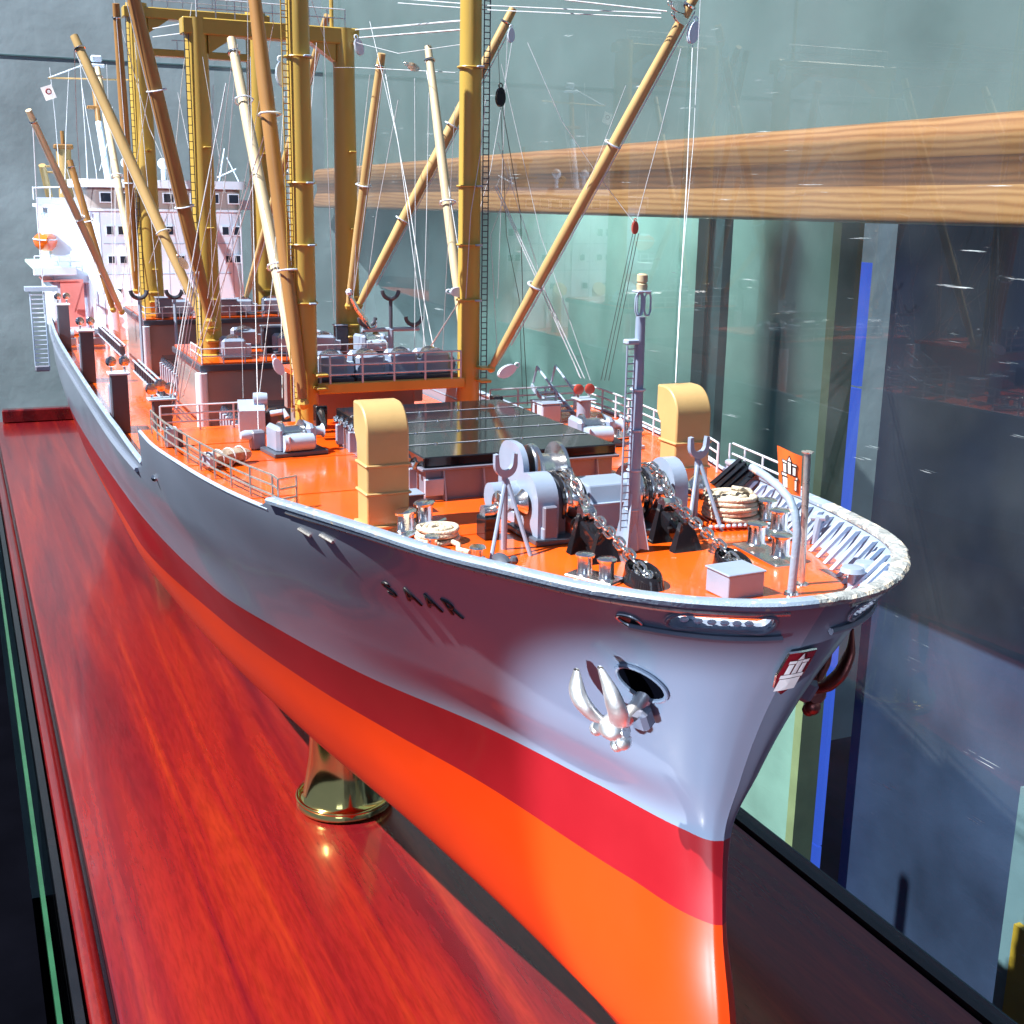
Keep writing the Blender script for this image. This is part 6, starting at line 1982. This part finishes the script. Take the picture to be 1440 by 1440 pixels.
# lifeboat and davit
t = thing('lifeboat', 'small bright orange lifeboat hanging outboard of the bridge', 'lifeboat', (-11.95, -1.03, 2.945))
rows = []
for i in range(11):
    u = -1 + 2 * i / 10
    w = max(0.004, 0.10 * (1 - abs(u) ** 2.4))
    row = []
    for k in range(13):
        a = 2 * PI * k / 12
        row.append((u * 0.30, w * math.cos(a), 0.085 * (1 - 0.75 * abs(u) ** 3) * math.sin(a) * (1.15 if math.sin(a) < 0 else 0.85) + 0.02 * u * u))
    rows.append(row)
MB().grid(rows).build('hull', M['lifeboat'], t, local=True, smooth=50)
MB().ring([(0.29 * math.cos(a), 0.098 * math.sin(a), 0.016) for a in [2 * PI * k / 24 for k in range(24)]], 0.006, 6).build('gunwale', M['white'], t, local=True)
MB().bbox((0.1, 0, 0.06), (0.14, 0.07, 0.05), 0.015).build('hood', M['white'], t, local=True)
for k, x in enumerate((-12.05, -12.5)):
    t = thing('boat_davit', ('near', 'far')[k] + ' white curved davit holding the orange lifeboat', 'davit', (x, -0.88, 2.72), 'lifeboat davits')
    MB().tube([(x, -0.90, 2.72), (x, -0.86, 2.95), (x, -0.88, 3.12), (x, -0.98, 3.17), (x, -1.02, 3.12), (x, -1.02, 3.05)], [0.022, 0.02, 0.016, 0.014, 0.012, 0.006], 10).build('arm', M['white'], t, smooth=60)
    MB().sphere((x, -0.99, 3.15), 0.035, 10).build('head', M['white'], t)
# gangway ladder stowed on the near side
t = thing('pilot_ladder', 'pale hanging ladder outside the hull at the far left', 'ladder', (-11.2, -1.17, 2.55))
for y in (-1.23, -1.12):
    MB().tube([(-11.2, y, 2.55), (-11.2, y, 1.93)], 0.008, 6).build('side_rail', M['pale'], t)
for k in range(16):
    MB().tube([(-11.2, -1.23, 2.53 - 0.038 * k), (-11.2, -1.12, 2.53 - 0.038 * k)], 0.006, 5).build('rung', M['white'], t)
MB().bbox((-11.2, -1.175, 1.91), (0.05, 0.12, 0.05), 0.01).build('bottom_roller', M['coaming'], t)
MB().box((-11.2, -1.14, 2.58), (0.14, 0.26, 0.035)).build('top_platform', M['pale'], t, smooth=0)
# radar mast with yards
t = thing('radar_mast', 'slender radar mast with crosstrees and a scanner above the bridge', 'mast', (-12.3, -0.45, 3.48))
MB().tube([(-12.3, -0.42, 3.48), (-12.5, -0.45, 4.0)], 0.030, 10).build('lower_pole', M['white'], t)
MB().tube([(-12.5, -0.45, 4.0), (-12.6, -0.47, 4.50)], 0.026, 10).build('upper_pole', M['boomd'], t)
MB().tube([(-12.55, -0.86, 4.37), (-12.55, -0.10, 4.39)], 0.009, 6).build('yard', M['boom'], t)
MB().tube([(-12.55, -0.86, 4.37), (-12.55, -0.50, 4.52)], 0.007, 6).build('yard_brace', M['white'], t)
MB().bbox((-12.55, -0.47, 4.13), (0.10, 0.14, 0.03), 0.005).build('platform', M['boomd'], t)
MB().bbox((-12.55, -0.44, 4.50), (0.05, 0.16, 0.03), 0.008).build('scanner', M['white'], t)
MB().bbox((-12.55, -0.43, 4.56), (0.04, 0.10, 0.06), 0.012).build('scanner', M['white'], t)
t = thing('signal_flag', 'small white signal flag with a red mark hanging from the left yardarm', 'flag', (-12.5, -0.87, 4.24))
MB().box((-12.5, -0.87, 4.24), (0.006, 0.10, 0.12), Matrix.Rotation(0.35, 3, 'X')).build('cloth', M['flagw'], t, smooth=0)
MB().ring([(-12.494, -0.87 + 0.022 * math.cos(a), 4.25 + 0.022 * math.sin(a)) for a in [2 * PI * k / 12 for k in range(12)]], 0.005, 5).build('red_ring', M['shield'], t)
t = thing('after_mast', 'ochre after mast with a dark cap behind the bridge', 'mast', (-14.2, -0.64, 3.1))
MB().tube([(-14.2, -0.64, 2.9), (-14.2, -0.64, 3.80)], 0.075, 16).build('post', M['boom'], t)
MB().bbox((-14.2, -0.64, 3.82), (0.16, 0.19, 0.05), 0.01).build('cap', M['boomd'], t)
MB().tube([(-14.2, -0.64, 3.85), (-14.2, -0.64, 3.98)], 0.02, 8).build('top_pole', M['boomd'], t)
MB().bbox((-14.2, -0.74, 3.62), (0.08, 0.16, 0.02), 0.004).bbox((-14.2, -0.76, 3.56), (0.08, 0.16, 0.02), 0.004).build('crosstree', M['boom'], t)
t = thing('after_boom', 'short ochre boom leaning at the after mast', 'boom', (-14.0, -0.80, 2.9))
MB().tube([(-14.0, -0.77, 2.95), (-13.6, -0.90, 3.62)], 0.035, 10).build('spar', M['boom'], t)
# compass platform gear on the bridge top
for x, y, z, lab in ((-11.9, 0.02, 3.49, 'white dome aerial on the bridge roof'), (-11.9, -0.30, 3.49, 'small white binnacle on the bridge roof')):
    t = thing('roof_aerial', lab, 'aerial', (x, y, z))
    MB().tube([(0, 0, 0), (0, 0, 0.10)], 0.02, 8).sphere((0, 0, 0.14), 0.05, 10).build('dome', M['white'], t, local=True, smooth=60)
t = thing('roof_frame', 'thin white lattice frame on the right of the bridge roof', 'frame', (-11.9, 0.60, 3.49))
MB().tube([(-11.9, 0.52, 3.49), (-11.9, 0.58, 3.78)], 0.006, 5).tube([(-11.9, 0.70, 3.49), (-11.9, 0.60, 3.70)], 0.006, 5).tube([(-11.9, 0.50, 3.52), (-11.9, 0.68, 3.60)], 0.006, 5).build('frame', M['white'], t)
